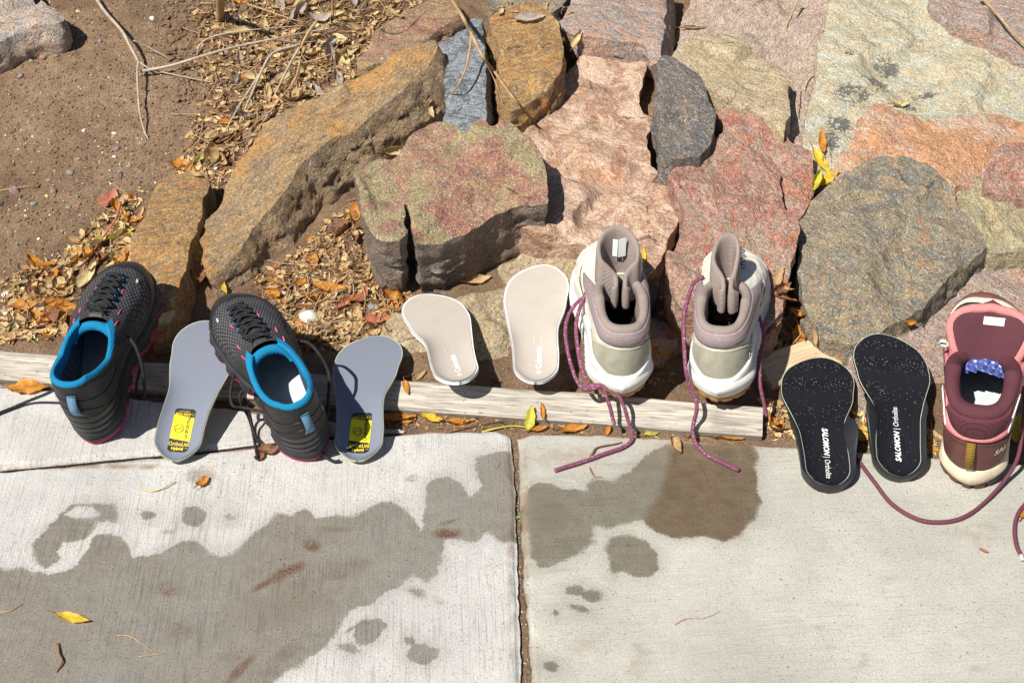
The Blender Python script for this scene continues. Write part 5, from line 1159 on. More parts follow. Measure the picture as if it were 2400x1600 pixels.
def black_insole(root, side, txt):
    s = Insole(.250, side, KW, .0060, .0055, .0035, -.004, 1.18); s.build(root, m_ktop, m_kfoam, lip=.0010)
    # mint edge line
    y01 = (1-np.cos(np.linspace(0, math.pi, 70)))/2; lo, hi = s.lim(y01)
    for e_, c_ in ((lo, 1), (hi, -1)):
        if e_ is (lo if side > 0 else hi) or True:
            x = e_ + c_*.0004; y = y01*s.L; z = s.z(x, y) + s.th - .0008; tube('mint_edge', np.c_[x, y, z][0 if True else 0:], .0006, m_kmint, root, 5)
    # moulded heel and arch cup: flared wall round the rear 55 %
    f = np.linspace(0, 1, 90); rows = []
    yl = lambda q: .56*q
    path = []
    for q in np.linspace(1, 0, 50): path.append((yl(q)**1.0, -1))
    for q in np.linspace(0, 1, 50)[1:]: path.append((yl(q), 1))
    pts_ = []
    for y0, sg in path:
        y_ = max(y0, 0.0); l, h = s.lim(np.array([y_])); x = (l if sg < 0 else h)[0]; pts_.append((x, y_*s.L))
    pts_ = np.array(pts_); t_ = np.gradient(pts_, axis=0); nn = np.c_[-t_[:,1], t_[:,0]]; nn /= np.linalg.norm(nn, axis=1)[:,None]+1e-9
    if nn[49][1] > 0: nn = -nn
    y01 = pts_[:,1]/s.L; fade = ss(.56, .44, y01); inner_side = np.array([1.0 if (sg*side < 0) else 0.0 for _, sg in path])
    flare = (.0065 + .010*inner_side*np.exp(-((y01-.36)/.12)**2))*fade + .0006
    hgt = (.006 + .012*inner_side*np.exp(-((y01-.36)/.12)**2) + .004*np.exp(-(y01/.1)**2))*fade
    zb = s.z(pts_[:,0]*.98, pts_[:,1]) + s.th - .001
    for g, q in ((-.10, -.0004), (.3, .45), (.75, .9), (.95, 1.0), (1.0, .9), (.9, .2), (.6, None), (.1, None)):
        x = pts_ + nn*(flare*g)[:,None]; z = (zb + hgt*q) if q is not None else 0*zb + .0003
        rows.append(np.c_[x, z])
    n = len(path); F = grid_faces(len(rows), n); mesh('heel_cup', np.array(rows).reshape(-1,3), F, m_kfoam, root)
    dirn = R(90) if txt > 0 else R(-90)
    V, F = text_vf('SALOMON', .0105, .00035, .25, .95); s.on(V, F, 'lettering', m_white, root, (.001, .050 if txt > 0 else .082), dirn, .0006)
    V, F = text_vf('|', .0105); s.on(V, F, 'lettering', m_white, root, (.001, .079 if txt > 0 else .054), dirn, .0006)
    V, F = text_vf('Ortholite', .0110, 0, .15, .78); s.on(V, F, 'lettering', m_white, root, (.001, .099 if txt > 0 else .034), dirn, .0006)
i5 = insole_at(1941, 1152, .0, 1912, 838, .250, 'left black insole with white lettering, toe resting near the wooden stake'); black_insole(i5, -1, -1)
i6 = insole_at(2106, 1126, .0, 2078, 784, .250, 'right black insole with white lettering, propped beside the maroon boot'); black_insole(i6, 1, 1)
# ================================================================= leaves, twigs, pebbles
bpy.context.view_layer.update(); DG = bpy.context.evaluated_depsgraph_get()
def hit(u, v, ok=('soil', 'rock', 'concrete', 'edging', 'wooden')):
    d = Vector(ray(u, v)); o = Vector(CAM); r_, loc, nrm, idx, ob, _ = SC.ray_cast(DG, o, d)
    if not r_ or not ob.name.startswith(ok): return None
    if nrm.dot(d) > 0: nrm = -nrm
    return np.array(loc), np.array(nrm)
def leaf_mat(name, a, b, c_):
    m = Mat(name, .55, .35); n1 = m.noise(60, 5, .65); n2 = m.noise(400, 3, .6)
    col = m.ramp(m.maprange(n1, .34, .68, smooth=False), [(0, a), (.55, b), (1, c_)])
    sx = m.n('ShaderNodeSeparateXYZ'); m.l(m.coord('UV'), sx.inputs[0])
    vein = m.maprange(m.math('ABSOLUTE', m.math('SUBTRACT', sx.outputs[1], .5)), .015, .05, .55, 0)
    ang = m.math('ADD', m.math('MULTIPLY', sx.outputs[0], 11), m.math('MULTIPLY', m.math('ABSOLUTE', m.math('SUBTRACT', sx.outputs[1], .5)), -9))
    rib = m.maprange(m.math('ABSOLUTE', m.math('SUBTRACT', m.math('FRACT', ang), .5)), .0, .10, .35, 0)
    col = m.mix(m.math('MAXIMUM', vein, rib), col, tuple(min(.85, q*1.35) for q in b))
    col = m.mix(m.maprange(n2, .30, .45, .5, 0), col, tuple(q*.35 for q in a))
    m.color(col); m.bump(m.math('ADD', m.math('MULTIPLY', n1, .7), m.math('SUBTRACT', 1, m.math('MAXIMUM', vein, rib))), .6, .0012)
    tr = m.n('ShaderNodeBsdfTranslucent'); m.l(col, tr.inputs[0]); mx = m.n('ShaderNodeMixShader'); mx.inputs[0].default_value = .28
    m.l(m.b.outputs[0], mx.inputs[1]); m.l(tr.outputs[0], mx.inputs[2]); m.l(mx.outputs[0], m.t.nodes['Material Output'].inputs[0]); return m.m
LM = {
 'orange': leaf_mat('orange_leaf', (.30,.10,.02), (.62,.27,.04), (.75,.40,.07)), 'yellow': leaf_mat('yellow_leaf', (.50,.30,.03), (.78,.52,.04), (.85,.66,.12)),
 'tan': leaf_mat('tan_leaf', (.30,.18,.08), (.55,.37,.18), (.68,.52,.30)), 'brown': leaf_mat('brown_leaf', (.12,.05,.025), (.28,.13,.065), (.40,.22,.12)),
 'pale': leaf_mat('pale_leaf', (.42,.30,.14), (.68,.54,.28), (.76,.66,.42)), 'green': leaf_mat('green_leaf', (.18,.22,.05), (.36,.40,.10), (.55,.55,.20)),
 'red': leaf_mat('red_leaf', (.30,.07,.04), (.50,.19,.12), (.58,.32,.22)), 'grey': leaf_mat('grey_leaf', (.26,.20,.16), (.46,.38,.32), (.60,.54,.48)),
 'yellowgreen': leaf_mat('yellow_green_leaf', (.35,.33,.04), (.60,.58,.08), (.72,.55,.06))}
m_twig = leaf_mat('grey_twig_bark', (.30,.24,.18), (.48,.40,.31), (.60,.53,.43)); m_stalk = leaf_mat('tan_dry_stalk', (.30,.18,.09), (.50,.34,.18), (.62,.48,.28))
def leaf_mesh(ln, wd, bend, cup, twist, seed, wavy=.12, nx=13, ny=7):
    V = []; uv = []; r_ = random.Random(seed); ph = r_.uniform(0, 6); x = z = 0.0; a0 = -bend/2
    xs_ = []; zs_ = []
    for i in range(nx):
        xs_.append(x); zs_.append(z); a = a0 + bend*i/(nx-1); x += ln/(nx-1)*math.cos(a); z += ln/(nx-1)*math.sin(a)
    mz = min(zs_[0], zs_[-1]); cx = (xs_[0]+xs_[-1])/2
    for i in range(nx):
        f = i/(nx-1); hw = wd/2*(math.sin(math.pi*min(1, f**.80))**.8)*(1+.10*math.sin(f*19+ph)) + .0003
        for j in range(ny):
            a = -1 + 2*j/(ny-1); c = cup*a; tw = twist*(f-.5)
            y = hw*(math.sin(c)/cup if abs(cup) > .05 else a); zz = hw*((1-math.cos(c))/cup if abs(cup) > .05 else 0) + wavy*wd*math.sin(f*9+a*2+ph)*abs(a)*.5 + .06*wd*math.sin(f*23+ph*2+a*5)*abs(a)
            y2 = y*math.cos(tw) - zz*math.sin(tw); z2 = y*math.sin(tw) + zz*math.cos(tw)
            V.append((xs_[i]-cx, y2, zs_[i]-mz + z2)); uv.append((f, (a+1)/2))
    V = np.array(V); V[:,2] -= V[:,2].min(); return V, grid_faces(nx, ny), uv
def orient(loc, nrm, ang, tilt=0.0, tdir=0.0):
    n_ = np.array(nrm); n_ = n_*.7 + np.array([0,0,.3]); n_ /= np.linalg.norm(n_)
    q = Vector((0,0,1)).rotation_difference(Vector(n_)).to_matrix().to_4x4()
    return Matrix.Translation(Vector(loc)) @ q @ Matrix.Rotation(ang, 4, 'Z') @ Matrix.Rotation(tilt, 4, 'X' if tdir > .5 else 'Y')
def leaf(u, v, lpx, ang, colr, label, bend=.9, cup=.6, twist=.3, w_=.45, tilt=0.0, h=.002, group=None, stem=True, seed=None, name='leaf'):
    q = hit(u, v)
    if q is None: return None
    seed = seed if seed is not None else int(u*13+v*7)
    sc = 1/(FPX/np.linalg.norm(q[0]-CAM)); ln = lpx*sc
    V, F, uv = leaf_mesh(ln, ln*w_, bend, cup, twist, seed)
    o = mesh(name, V, F, LM[colr], uv=uv); o.matrix_world = orient(q[0] + q[1]*h, q[1], R(ang), tilt, 0)
    tag(o, label, 'leaf', group)
    if stem and lpx > 34:
        e = V[:7].mean(0); s_ = mesh('stem', *tube_vf([e+[.001,0,0], e+[-ln*.12,0,.001], e+[-ln*.26,ln*.05,-.001]], .0006, 5)[:2], LM['brown'], o)
    return o
HL = [
 (66,913,92,0,'orange','smooth oval orange leaf lying on the concrete left of the first black shoe',.3,.5,.1,.50),
 (172,1452,84,-14,'yellow','bright yellow leaf lying alone on the wet concrete at lower left',.7,.7,.3,.30),
 (476,1134,42,60,'orange','small curled orange brown leaf on dry concrete below the leftmost grey insole',1.6,1.0,.4,.6),
 (628,1062,60,10,'brown','crumpled brown leaf on the concrete at the heel of the second black shoe',1.9,1.5,1.2,.7),
 (610,1074,34,70,'brown','small torn brown leaf scrap below the crumpled brown leaf',1.2,1.0,.5,.7),
 (257,470,74,80,'red','pinkish red leaf standing on bare soil left of the small orange rock',.5,.7,.2,.58),
 (315,518,44,15,'orange','small orange leaf touching the left side of the narrow orange rock',.9,.8,.3,.5),
 (428,396,62,-10,'orange','golden crumpled leaf sitting on top of the narrow orange rock',1.4,1.2,.8,.62),
 (466,378,40,50,'green','green curled leaf at the left of the pair beside the golden leaf',1.5,1.2,.6,.6),
 (508,372,58,100,'green','larger pale green leaf with wavy edge left of the long brown slab',1.2,1.1,.9,.5),
 (285,490,44,-20,'green','rolled pale green leaf on soil under the pinkish red leaf',.5,2.6,.2,.45),
 (270,560,100,35,'yellowgreen','long dull olive yellow leaf left of the narrow orange rock',.9,1.4,.9,.30),
 (206,650,92,75,'pale','long pale cream leaf standing behind the leftmost black shoe',1.0,1.2,.6,.38),
 (135,672,52,20,'pale','round pale yellow leaf cupped upward in the left litter',.8,1.3,.3,.85),
 (60,720,62,10,'orange','golden orange leaf uppermost in the left leaf heap',1.1,1.0,.5,.6),
 (95,752,66,-30,'orange','deep orange curled leaf in the middle of the left leaf heap',1.7,1.2,.9,.5),
 (150,780,60,-50,'tan','tan leaf leaning against the board left of the first black shoe',1.2,1.0,.5,.5),
 (28,792,56,20,'tan','tan leaf resting on the board at the far left edge',1.0,.9,.4,.5),
 (385,745,64,60,'pale','pale ribbed leaf right of the toe of the leftmost black shoe',1.0,1.0,.4,.45),
 (372,790,50,30,'red','dark red brown leaf in shade right of the leftmost black shoe',.9,.8,.3,.5),
 (455,640,66,-60,'brown','broad reddish brown leaf in the gap between two left rocks',.6,.9,.3,.72),
 (520,672,40,-50,'yellow','small yellow leaf at the lower tip of the long brown slab',.8,.9,.3,.4),
 (922,352,64,25,'pale','pale yellow folded leaf on top of the thick mottled rock',.9,1.7,.5,.55),
 (745,702,58,15,'orange','glossy orange leaf curled like a shell in the middle gap',1.2,1.6,.3,.55),
 (772,676,84,-5,'orange','long orange leaf lying behind the curled shell leaf',1.0,1.0,.6,.34),
 (808,712,62,50,'red','reddish tan leaf folded lengthwise in the middle gap',.8,1.5,.4,.45),
 (852,698,66,70,'red','crescent shaped reddish brown leaf in the middle gap',2.0,.9,.3,.34),
 (932,684,78,-40,'orange','big crumpled orange leaf at the foot of the thick mottled rock',2.2,1.9,1.6,.8),
 (915,728,60,-70,'tan','tan twisted leaf below the big crumpled orange leaf',1.3,1.4,.9,.4),
 (836,752,66,-45,'pale','narrow pale tan leaf pointing at the low tan rock',.8,1.4,.5,.30),
 (884,752,64,15,'red','broad reddish brown leaf left of the beige insoles',.6,1.0,.3,.55),
 (708,664,34,60,'orange','small bright orange leaf standing in the middle gap',.8,1.0,.3,.6),
 (702,762,34,-20,'orange','small orange leaf beside the toe of the second black shoe',1.1,1.2,.2,.6),
 (662,708,46,-15,'orange','narrow orange leaf half hidden behind the second black shoe',.9,.9,.3,.3),
 (1110,662,90,10,'tan','large dry tan leaf under the shaded face of the thick mottled rock',1.2,1.1,.8,.36),
 (1926,336,88,85,'orange','slender golden leaf standing highest in the yellow cluster on the boulder',.6,.9,.3,.22),
 (1922,384,86,-70,'yellow','bright yellow leaf in the middle of the yellow cluster on the boulder',.8,1.1,.5,.34),
 (1912,428,80,70,'yellowgreen','rolled yellow green leaf lowest in the yellow cluster on the boulder',.5,2.0,.2,.50),
 (1948,420,64,0,'yellow','pointed yellow leaf sticking out right from the yellow cluster',.6,.8,.3,.45),
 (1508,604,52,85,'yellow','narrow yellow leaf standing right of the left hiking boot tongue',.8,.9,.3,.30),
 (1862,706,60,40,'orange','golden curled leaf in the shade right of the right hiking boot',1.8,1.4,1.0,.6),
 (1880,738,54,-60,'orange','thin curling orange strip leaf right of the right hiking boot',2.4,.9,.5,.3),
 (930,985,92,6,'orange','long half shaded orange leaf between the board and the grey insole',.6,1.6,.3,.34),
 (1012,986,62,-15,'yellow','crumpled golden leaf second from left below the board',1.6,1.6,1.2,.6),
 (1072,992,60,5,'orange','flat orange leaf with ragged edge below the board',.9,1.0,.7,.36),
 (1243,978,62,80,'yellowgreen','upright olive yellow leaf leaning on the board above the slab joint',.3,.8,.1,.42),
 (1272,966,48,95,'orange','upright folded brown leaf leaning on the board beside the olive one',.4,1.8,.1,.36),
 (1262,1010,46,20,'orange','small orange leaf lying in the top of the slab joint',1.1,1.2,.5,.5),
 (1350,1006,96,24,'orange','arched orange red leaf on the concrete below the left hiking boot',1.7,.9,.5,.30),
 (1528,1020,46,20,'yellowgreen','small yellow and green leaf on the concrete between the two laces',.5,.9,.2,.40),
 (1584,1048,56,-70,'tan','brown tan curled leaf on the wet concrete beside the right lace',1.2,1.6,.6,.6),
 (1660,1022,130,-4,'tan','long tan strip of leaf along the concrete edge under the board',1.4,.9,1.2,.16),
 (1720,1030,60,0,'orange','orange leaf under the right end of the board',.7,.9,.3,.3),
 (2020,1020,60,75,'yellow','bright yellow leaf between the two black insoles',.4,.8,.2,.55),
 (2384,1006,90,70,'yellow','long bright yellow leaf right of the maroon boot',.4,.8,.2,.34),
 (2398,1205,40,60,'orange','orange leaf cut by the right edge beside the loose lace',.6,.8,.2,.5),
 (2108,250,46,15,'pale','small crumpled pale leaf on the boulder above the pink rock',1.6,1.4,1.2,.5),
 (1588,92,74,75,'pale','pale yellow folded leaf standing in the crack at the top centre',.7,1.6,.3,.34),
 (1622,70,66,8,'tan','rolled tan leaf lying on the pink boulder at the top',.4,2.6,.2,.28),
 (1352,88,50,60,'pale','pale curled leaf in the crack left of the salmon slab',1.4,1.3,1.0,.4),
 (1240,46,76,8,'grey','dry grey brown leaf lying on the orange brown rock at the top',.7,1.2,.4,.4),
 (952,910,44,-75,'orange','narrow orange leaf stuck to the shaded face of the board',.5,.9,.2,.34),
 (528,290,34,20,'orange','small vivid orange leaf on soil left of the long brown slab',.8,.9,.3,.6),
 (574,182,44,20,'orange','golden leaf lying in the upper left litter near the twigs',1.0,1.1,.4,.5),
 (712,168,64,50,'pale','pale yellow leaf left of three in the upper litter',1.3,1.2,.9,.45),
 (766,170,58,80,'pale','pale yellow leaf between the two others in the upper litter',1.2,1.2,.8,.45),
 (808,150,62,-50,'pale','pale yellow torn leaf right of three in the upper litter',1.2,1.1,1.1,.55),
 (735,215,60,-20,'grey','silvery grey dry leaf above the long brown slab',.8,1.0,.5,.5),
 (790,185,50,-60,'grey','greyish pink dry leaf against the upper edge of the long slab',.8,1.0,.5,.5),
 (750,48,70,10,'grey','shrivelled grey purple leaf arched over the litter at the top',2.2,1.0,.5,.4),
 (635,205,44,80,'grey','white grey shrivelled leaf tangled in the dry stalks',1.6,1.5,1.2,.6),
 (502,322,44,80,'tan','pointed tan leaf hanging left of the long brown slab',.7,.9,.4,.45),
 (1005,262,46,-60,'pale','pale leaf in the dark gap under the blue grey rock',.9,1.0,.3,.4),
 (858,80,54,40,'tan','curled tan leaf left of the thin reddish rock',1.7,1.2,.7,.5),
 (560,4,46,-20,'orange','orange leaf at the top edge next to the cut stem',.8,.9,.3,.4),
 (2130,752,34,10,'orange','tiny orange leaf tucked under the grey brown slab',.8,.9,.3,.5),
 (2305,1293,22,-30,'red','tiny red leaf fragment alone on the right concrete slab',.9,.9,.2,.4),
 (1385,1210,10,0,'green','tiny green leaf speck on the slab',.5,.5,.2,.6),
]
for q in HL[:-1]: leaf(q[0], q[1], q[2], q[3], q[4], q[5], *q[6:10])
leaf(1214, 1215, 16, 60, 'green', 'tiny bright green leaf sprouting from the joint between the slabs', .6, .8, .2, .6)
def rnd_in(poly, n, r_):
    q = np.random.RandomState(r_.randrange(99999)); lo = np.min(poly, 0); hi = np.max(poly, 0); p = q.uniform(0, 1, (n*12+40, 2))*(hi-lo)+lo
    return [tuple(a) for a in p[inpoly(p[:,0], p[:,1], poly)][:n]]
REG = [
 ('left', [(0,660),(150,600),(230,520),(330,430),(335,560),(300,640),(200,620),(140,790),(0,805)], 46, (40,88), ['orange','tan','pale','orange','brown'], 'dry {c} leaf in the heap left of the first black shoe'),
 ('upper', [(470,40),(640,0),(1000,0),(960,30),(870,70),(820,150),(720,225),(610,290),(560,380),(470,440),(430,400),(500,330),(560,240),(540,130)], 100, (30,84), ['tan','pale','tan','pale','grey','brown'], 'dry {c} leaf in the litter among the stalks at the upper left'),
 ('middle', [(600,650),(690,590),(770,520),(830,470),(850,600),(900,650),(980,690),(930,760),(880,800),(720,830),(640,760),(600,680)], 50, (30,72), ['tan','brown','orange','tan','brown','pale'], 'dry {c} leaf in the gap below the thick mottled rock'),
 ('boots', [(1500,640),(1560,620),(1580,900),(1500,910),(1490,760)], 14, (28,56), ['tan','brown','orange'], 'dry {c} leaf in the shade between the two hiking boots'),
 ('rightboot', [(1790,600),(1850,690),(1930,790),(1850,830),(1800,900),(1770,760)], 20, (40,78), ['tan','brown','orange'], 'dry {c} leaf in the hollow right of the right hiking boot'),
 ('edge', [(880,958),(1200,985),(1500,1003),(1790,1028),(1790,1036),(1400,1016),(1180,1010),(960,1006),(880,1000)], 26, (16,40), ['tan','orange','brown','yellow'], 'small dry {c} leaf along the concrete edge below the board'),
 ('redge', [(1795,930),(1850,960),(1830,900),(1990,960),(2150,1000),(2240,1040),(2240,1066),(2150,1060),(1880,1040),(1795,1030)], 32, (38,80), ['tan','orange','pale','brown'], 'dry {c} leaf in the strip behind the black insoles'),
 ('top', [(1130,10),(1350,10),(1360,110),(1320,90),(1240,20),(1140,60)], 10, (20,36), ['tan','pale','grey'], 'small dry {c} leaf by the orange brown rock at the top'),
 ('under', [(880,880),(1180,900),(1340,905),(1340,880),(1200,890),(960,860)], 8, (20,40), ['brown','tan'], 'dry {c} leaf in the dark gap behind the board'),
]
LMK = [(85,735,'the left leaf heap centre'),(20,790,'the left end of the board'),(240,640,'the toe of the first black shoe'),(257,470,'the pinkish red leaf'),(380,420,'the narrow orange rock'),(500,370,'the green leaves'),(517,40,'the cut tan stem'),(640,95,'the long pale twig'),(560,290,'the lower end of the stalks'),(706,120,'the hooked tan stalk'),(830,140,'the thin reddish rock tip'),(930,20,'the thin reddish rock'),(735,215,'the upper edge of the long slab'),(860,60,'the litter by the reddish rock'),(728,745,'the white chalky stone'),(560,680,'the toe of the second black shoe'),(745,702,'the curled shell leaf'),(932,684,'the big crumpled orange leaf'),(800,560,'the hollow under the long slab'),(870,620,'the cracked mottled rock'),(860,790,'the low tan rock'),(1530,760,'the brownish stone wedge'),(1530,880,'the heel of the left boot'),(1865,705,'the golden curled leaf'),(1800,840,'the heel of the right boot'),(1900,860,'the wooden stake'),(1800,980,'the right end of the board'),(1900,960,'the left black insole'),(2060,1010,'the gap between the black insoles'),(2180,1030,'the maroon boot'),(930,985,'the long half shaded leaf'),(1072,992,'the ragged orange leaf'),(1243,978,'the upright olive leaf'),(1350,1000,'the arched orange leaf'),(1528,1015,'the yellow and green leaf'),(1680,1020,'the long tan strip leaf'),(1240,50,'the orange brown rock'),(1352,88,'the crack by the salmon slab'),(1150,905,'the dark gap under the insoles'),(960,880,'the left beige insole')]
def where(u, v, k=0):
    d, nm = sorted((math.hypot(u-a, v-b), c) for a, b, c in LMK)[k]; a, b, _ = [q for q in LMK if q[2] == nm][0]
    dx, dy = u-a, v-b; far_ = 'just ' if d < 32 else ''
    return (('right of ' if dx > 0 else 'left of ') if abs(dx) > abs(dy)*1.6 else ('below ' if dy > 0 else 'above ') if abs(dy) > abs(dx)*1.6 else ('below right of ' if dx > 0 and dy > 0 else 'below left of ' if dy > 0 else 'above right of ' if dx > 0 else 'above left of ')) + nm
rr = random.Random(11); cache = {}; SHP = {}; USED = set()
for nm, poly, n, (s0, s1), cs, lab in REG:
    for (u, v) in rnd_in(poly, n, rr):
        q = hit(u, v, ('soil', 'rock', 'leaf') if nm not in ('edge',) else ('soil', 'concrete', 'leaf'))
        if q is None: continue
        c = rr.choice(cs); lp = rr.uniform(s0, s1); ln = lp/FPX*np.linalg.norm(q[0]-CAM)
        key = (c, rr.randrange(5))
        if key not in cache:
            wd_, bd_, cp_ = rr.uniform(.30,.68), rr.uniform(.5,2.4), rr.uniform(.6,2.1); SHP[key] = ('narrow' if wd_ < .42 else 'broad' if wd_ > .56 else 'oval') + (' rolled' if cp_ > 1.6 else ' curled' if bd_ > 1.5 else ' flat')
            V, F, uv = leaf_mesh(1.0, wd_, bd_, cp_, rr.uniform(-1.3,1.3), rr.randrange(999), .16, 10, 5)
            o = mesh('leaf', V, F, LM[c], uv=uv); cache[key] = o.data
        else: o = bpy.data.objects.new('leaf', cache[key]); COL.objects.link(o)
        o.matrix_world = orient(q[0] + q[1]*.001, q[1], rr.uniform(0, 6.28), rr.uniform(-.6, .6), rr.random()) @ Matrix.Scale(ln, 4)
        for k_ in range(4):
            lb_ = ('small ' if lp < 38 else 'large ' if lp > 62 else '') + SHP[key] + ' ' + c + ' dry leaf ' + where(u, v, k_)
            if lb_ not in USED: break
        USED.add(lb_); tag(o, lb_, 'leaf', 'leaf litter ' + {'redge':'behind the insoles','rightboot':'right of the boots','boots':'between the boots','edge':'along the concrete edge','upper':'among the stalks','middle':'in the middle gap','left':'beside the first shoe','under':'behind the board','top':'at the top'}[nm])
# crumbs of broken leaf, bark and clods: nobody could count these
def bits(name, specs, mat, seed, flat=True):
    r_ = random.Random(seed); VV = []; FF = []
    for poly, n, (a, b) in specs:
        W_ = np.array([P(u, v, 0) for u, v in rnd_in(poly, n, r_)])
        for _ in range(10):
            zt_ = tz(W_[:,0], W_[:,1]); k_ = (W_[:,2]-zt_)*.6; dr = W_ - CAM; dr /= dr[:,2:3]; W_ = W_ - dr*k_[:,None]
        W_[:,2] = tz(W_[:,0], W_[:,1]) + soil_detail(W_[:,0], W_[:,1])
        for p in W_:
            s_ = r_.uniform(a, b)
            q = Matrix.Rotation(r_.uniform(0,6.28), 3, 'Z') @ Matrix.Rotation(r_.uniform(-.9,.9), 3, 'X') @ Matrix.Rotation(r_.uniform(-.5,.5), 3, 'Y'); q = np.array(q); k = len(VV)
            if flat:
                w_ = s_*r_.uniform(.25,.6); L = np.array([(-s_,0,0),(-s_*.3,-w_,s_*.2),(s_*.4,-w_*.8,s_*.1),(s_,0,s_*.25),(s_*.3,w_,s_*.1),(-s_*.5,w_*.7,0),(0,0,-.15*s_)])
                VV += (L@q.T + p + [0,0,s_*.3]).tolist(); FF += [(k+6,k+i,k+(i+1)%6) for i in range(6)]
            else:
                L = np.array([(r_.uniform(.7,1.2)*x, r_.uniform(.7,1.2)*y, r_.uniform(.6,1.1)*z) for x,y,z in ((1,0,0),(0,1,0),(-1,0,0),(0,-1,0),(.6,.6,.7),(-.6,.6,.7),(-.6,-.6,.7),(.6,-.6,.7),(0,0,1.0))])*s_
                VV += (L@q.T + p).tolist(); FF += [(k,k+1,k+4),(k+1,k+2,k+5),(k+2,k+3,k+6),(k+3,k,k+7),(k+4,k+1,k+5),(k+5,k+2,k+6),(k+6,k+3,k+7),(k+7,k,k+4),(k+4,k+5,k+8),(k+5,k+6,k+8),(k+6,k+7,k+8),(k+7,k+4,k+8)]
    o = mesh(name, VV, FF, mat, smooth=False); o['kind'] = 'stuff'; tag(o, {'straw_flakes':'pale broken flakes of dry leaf and straw scattered over the soil','leaf_crumbs':'broken bits of dry leaf scattered over the soil between the rocks','bark_crumbs':'dark brown crumbs of bark and rotted leaf over the soil','soil_clods':'small crumbly clods of dry brown soil on the bank','gravel':'fine pale grit scattered over the bare soil'}[name], 'ground cover'); return o
RP = {k[0]: k[1] for k in REG}
wide = [(450,20),(560,0),(1000,0),(980,60),(840,180),(720,250),(600,320),(540,440),(460,480),(400,420),(470,250)]
bits('leaf_crumbs', [(wide, 1000, (.003,.011)), (RP['left'], 380, (.003,.011)), (RP['middle'], 850, (.002,.009)), (RP['boots'], 160, (.002,.006)), (RP['rightboot'], 220, (.002,.006)), (RP['redge'], 260, (.002,.006)), (RP['edge'], 160, (.001,.004)), ([(0,0),(450,0),(450,420),(300,640),(0,700)], 90, (.001,.003))], LM['tan'], 5)
bits('straw_flakes', [(wide, 420, (.002,.008)), (RP['left'], 160, (.002,.008)), (RP['middle'], 120, (.002,.006)), (RP['rightboot'], 150, (.002,.007)), (RP['redge'], 260, (.002,.007))], LM['pale'], 15)
bits('bark_crumbs', [(wide, 2300, (.001,.005)), (RP['left'], 300, (.001,.004)), (RP['middle'], 1000, (.001,.005)), (RP['redge'], 200, (.001,.004)), (RP['rightboot'], 150, (.001,.005))], LM['brown'], 6)
bits('soil_clods', [([(380,0),(600,0),(620,180),(520,260),(420,240),(380,100)], 900, (.0012,.006)), ([(0,0),(600,0),(480,420),(300,600),(0,780)], 2600, (.0008,.0030)), (RP['middle'], 500, (.001,.005)), ([(480,430),(560,420),(560,560),(470,600)], 120, (.002,.006)), (RP['redge'], 150, (.001,.004)), (RP['edge'], 300, (.0008,.0025))], m_soil, 7, False)
def straws(name, specs, mat, seed):
    r_ = random.Random(seed); VV = []; FF = []
    for poly, n in specs:
        for (u, v) in rnd_in(poly, n, r_):
            p = T(u, v, 0); a = r_.uniform(0, 6.28) if r_.random() < .5 else r_.gauss(.9, .4); L = r_.uniform(.012, .055); b = r_.uniform(-.9, .9); h0 = r_.uniform(.001, .008); h1 = r_.uniform(0, .010)
            pt = []
            for k in range(5):
                f = k/4; pt.append((p[0]+L*f*math.cos(a+b*f), p[1]+L*f*math.sin(a+b*f)))
            pt = np.array(pt); z = tz(pt[:,0], pt[:,1]) + soil_detail(pt[:,0], pt[:,1]) + np.linspace(h0, h1, 5) + .002
            v_, f_, _ = tube_vf(np.c_[pt, z], r_.uniform(.0004, .0010), 4); b_ = len(VV); VV += v_; FF += [tuple(i+b_ for i in f) for f in f_]
    o = mesh(name, VV, FF, mat); o['kind'] = 'stuff'; tag(o, 'thin dry straws and stalks strewn through the leaf litter', 'ground cover')
straws('dry_straws', [(wide, 260), (RP['middle'], 70), (RP['left'], 50), (RP['rightboot'], 20), (RP['redge'], 20)], m_stalk, 21)
m_grit = Mat('mixed_grit', .8, .3); m_grit.color(m_grit.ramp(m_grit.noise(30, 2, .6), [(.3,(.20,.20,.18)),(.45,(.50,.40,.28)),(.55,(.62,.54,.42)),(.7,(.36,.18,.12))], 'CONSTANT')); m_grit = m_grit.m
bits('gravel', [([(0,0),(620,0),(500,400),(300,620),(0,790)], 420, (.0008,.0022)), (RP['middle'], 120, (.001,.003)), ([(1205,1010),(1216,1010),(1240,1600),(1225,1600)], 50, (.0005,.0012)), ([(0,1093),(470,1053),(640,1032),(640,1036),(470,1058),(0,1102)], 120, (.0006,.0016))], m_grit, 8, False)
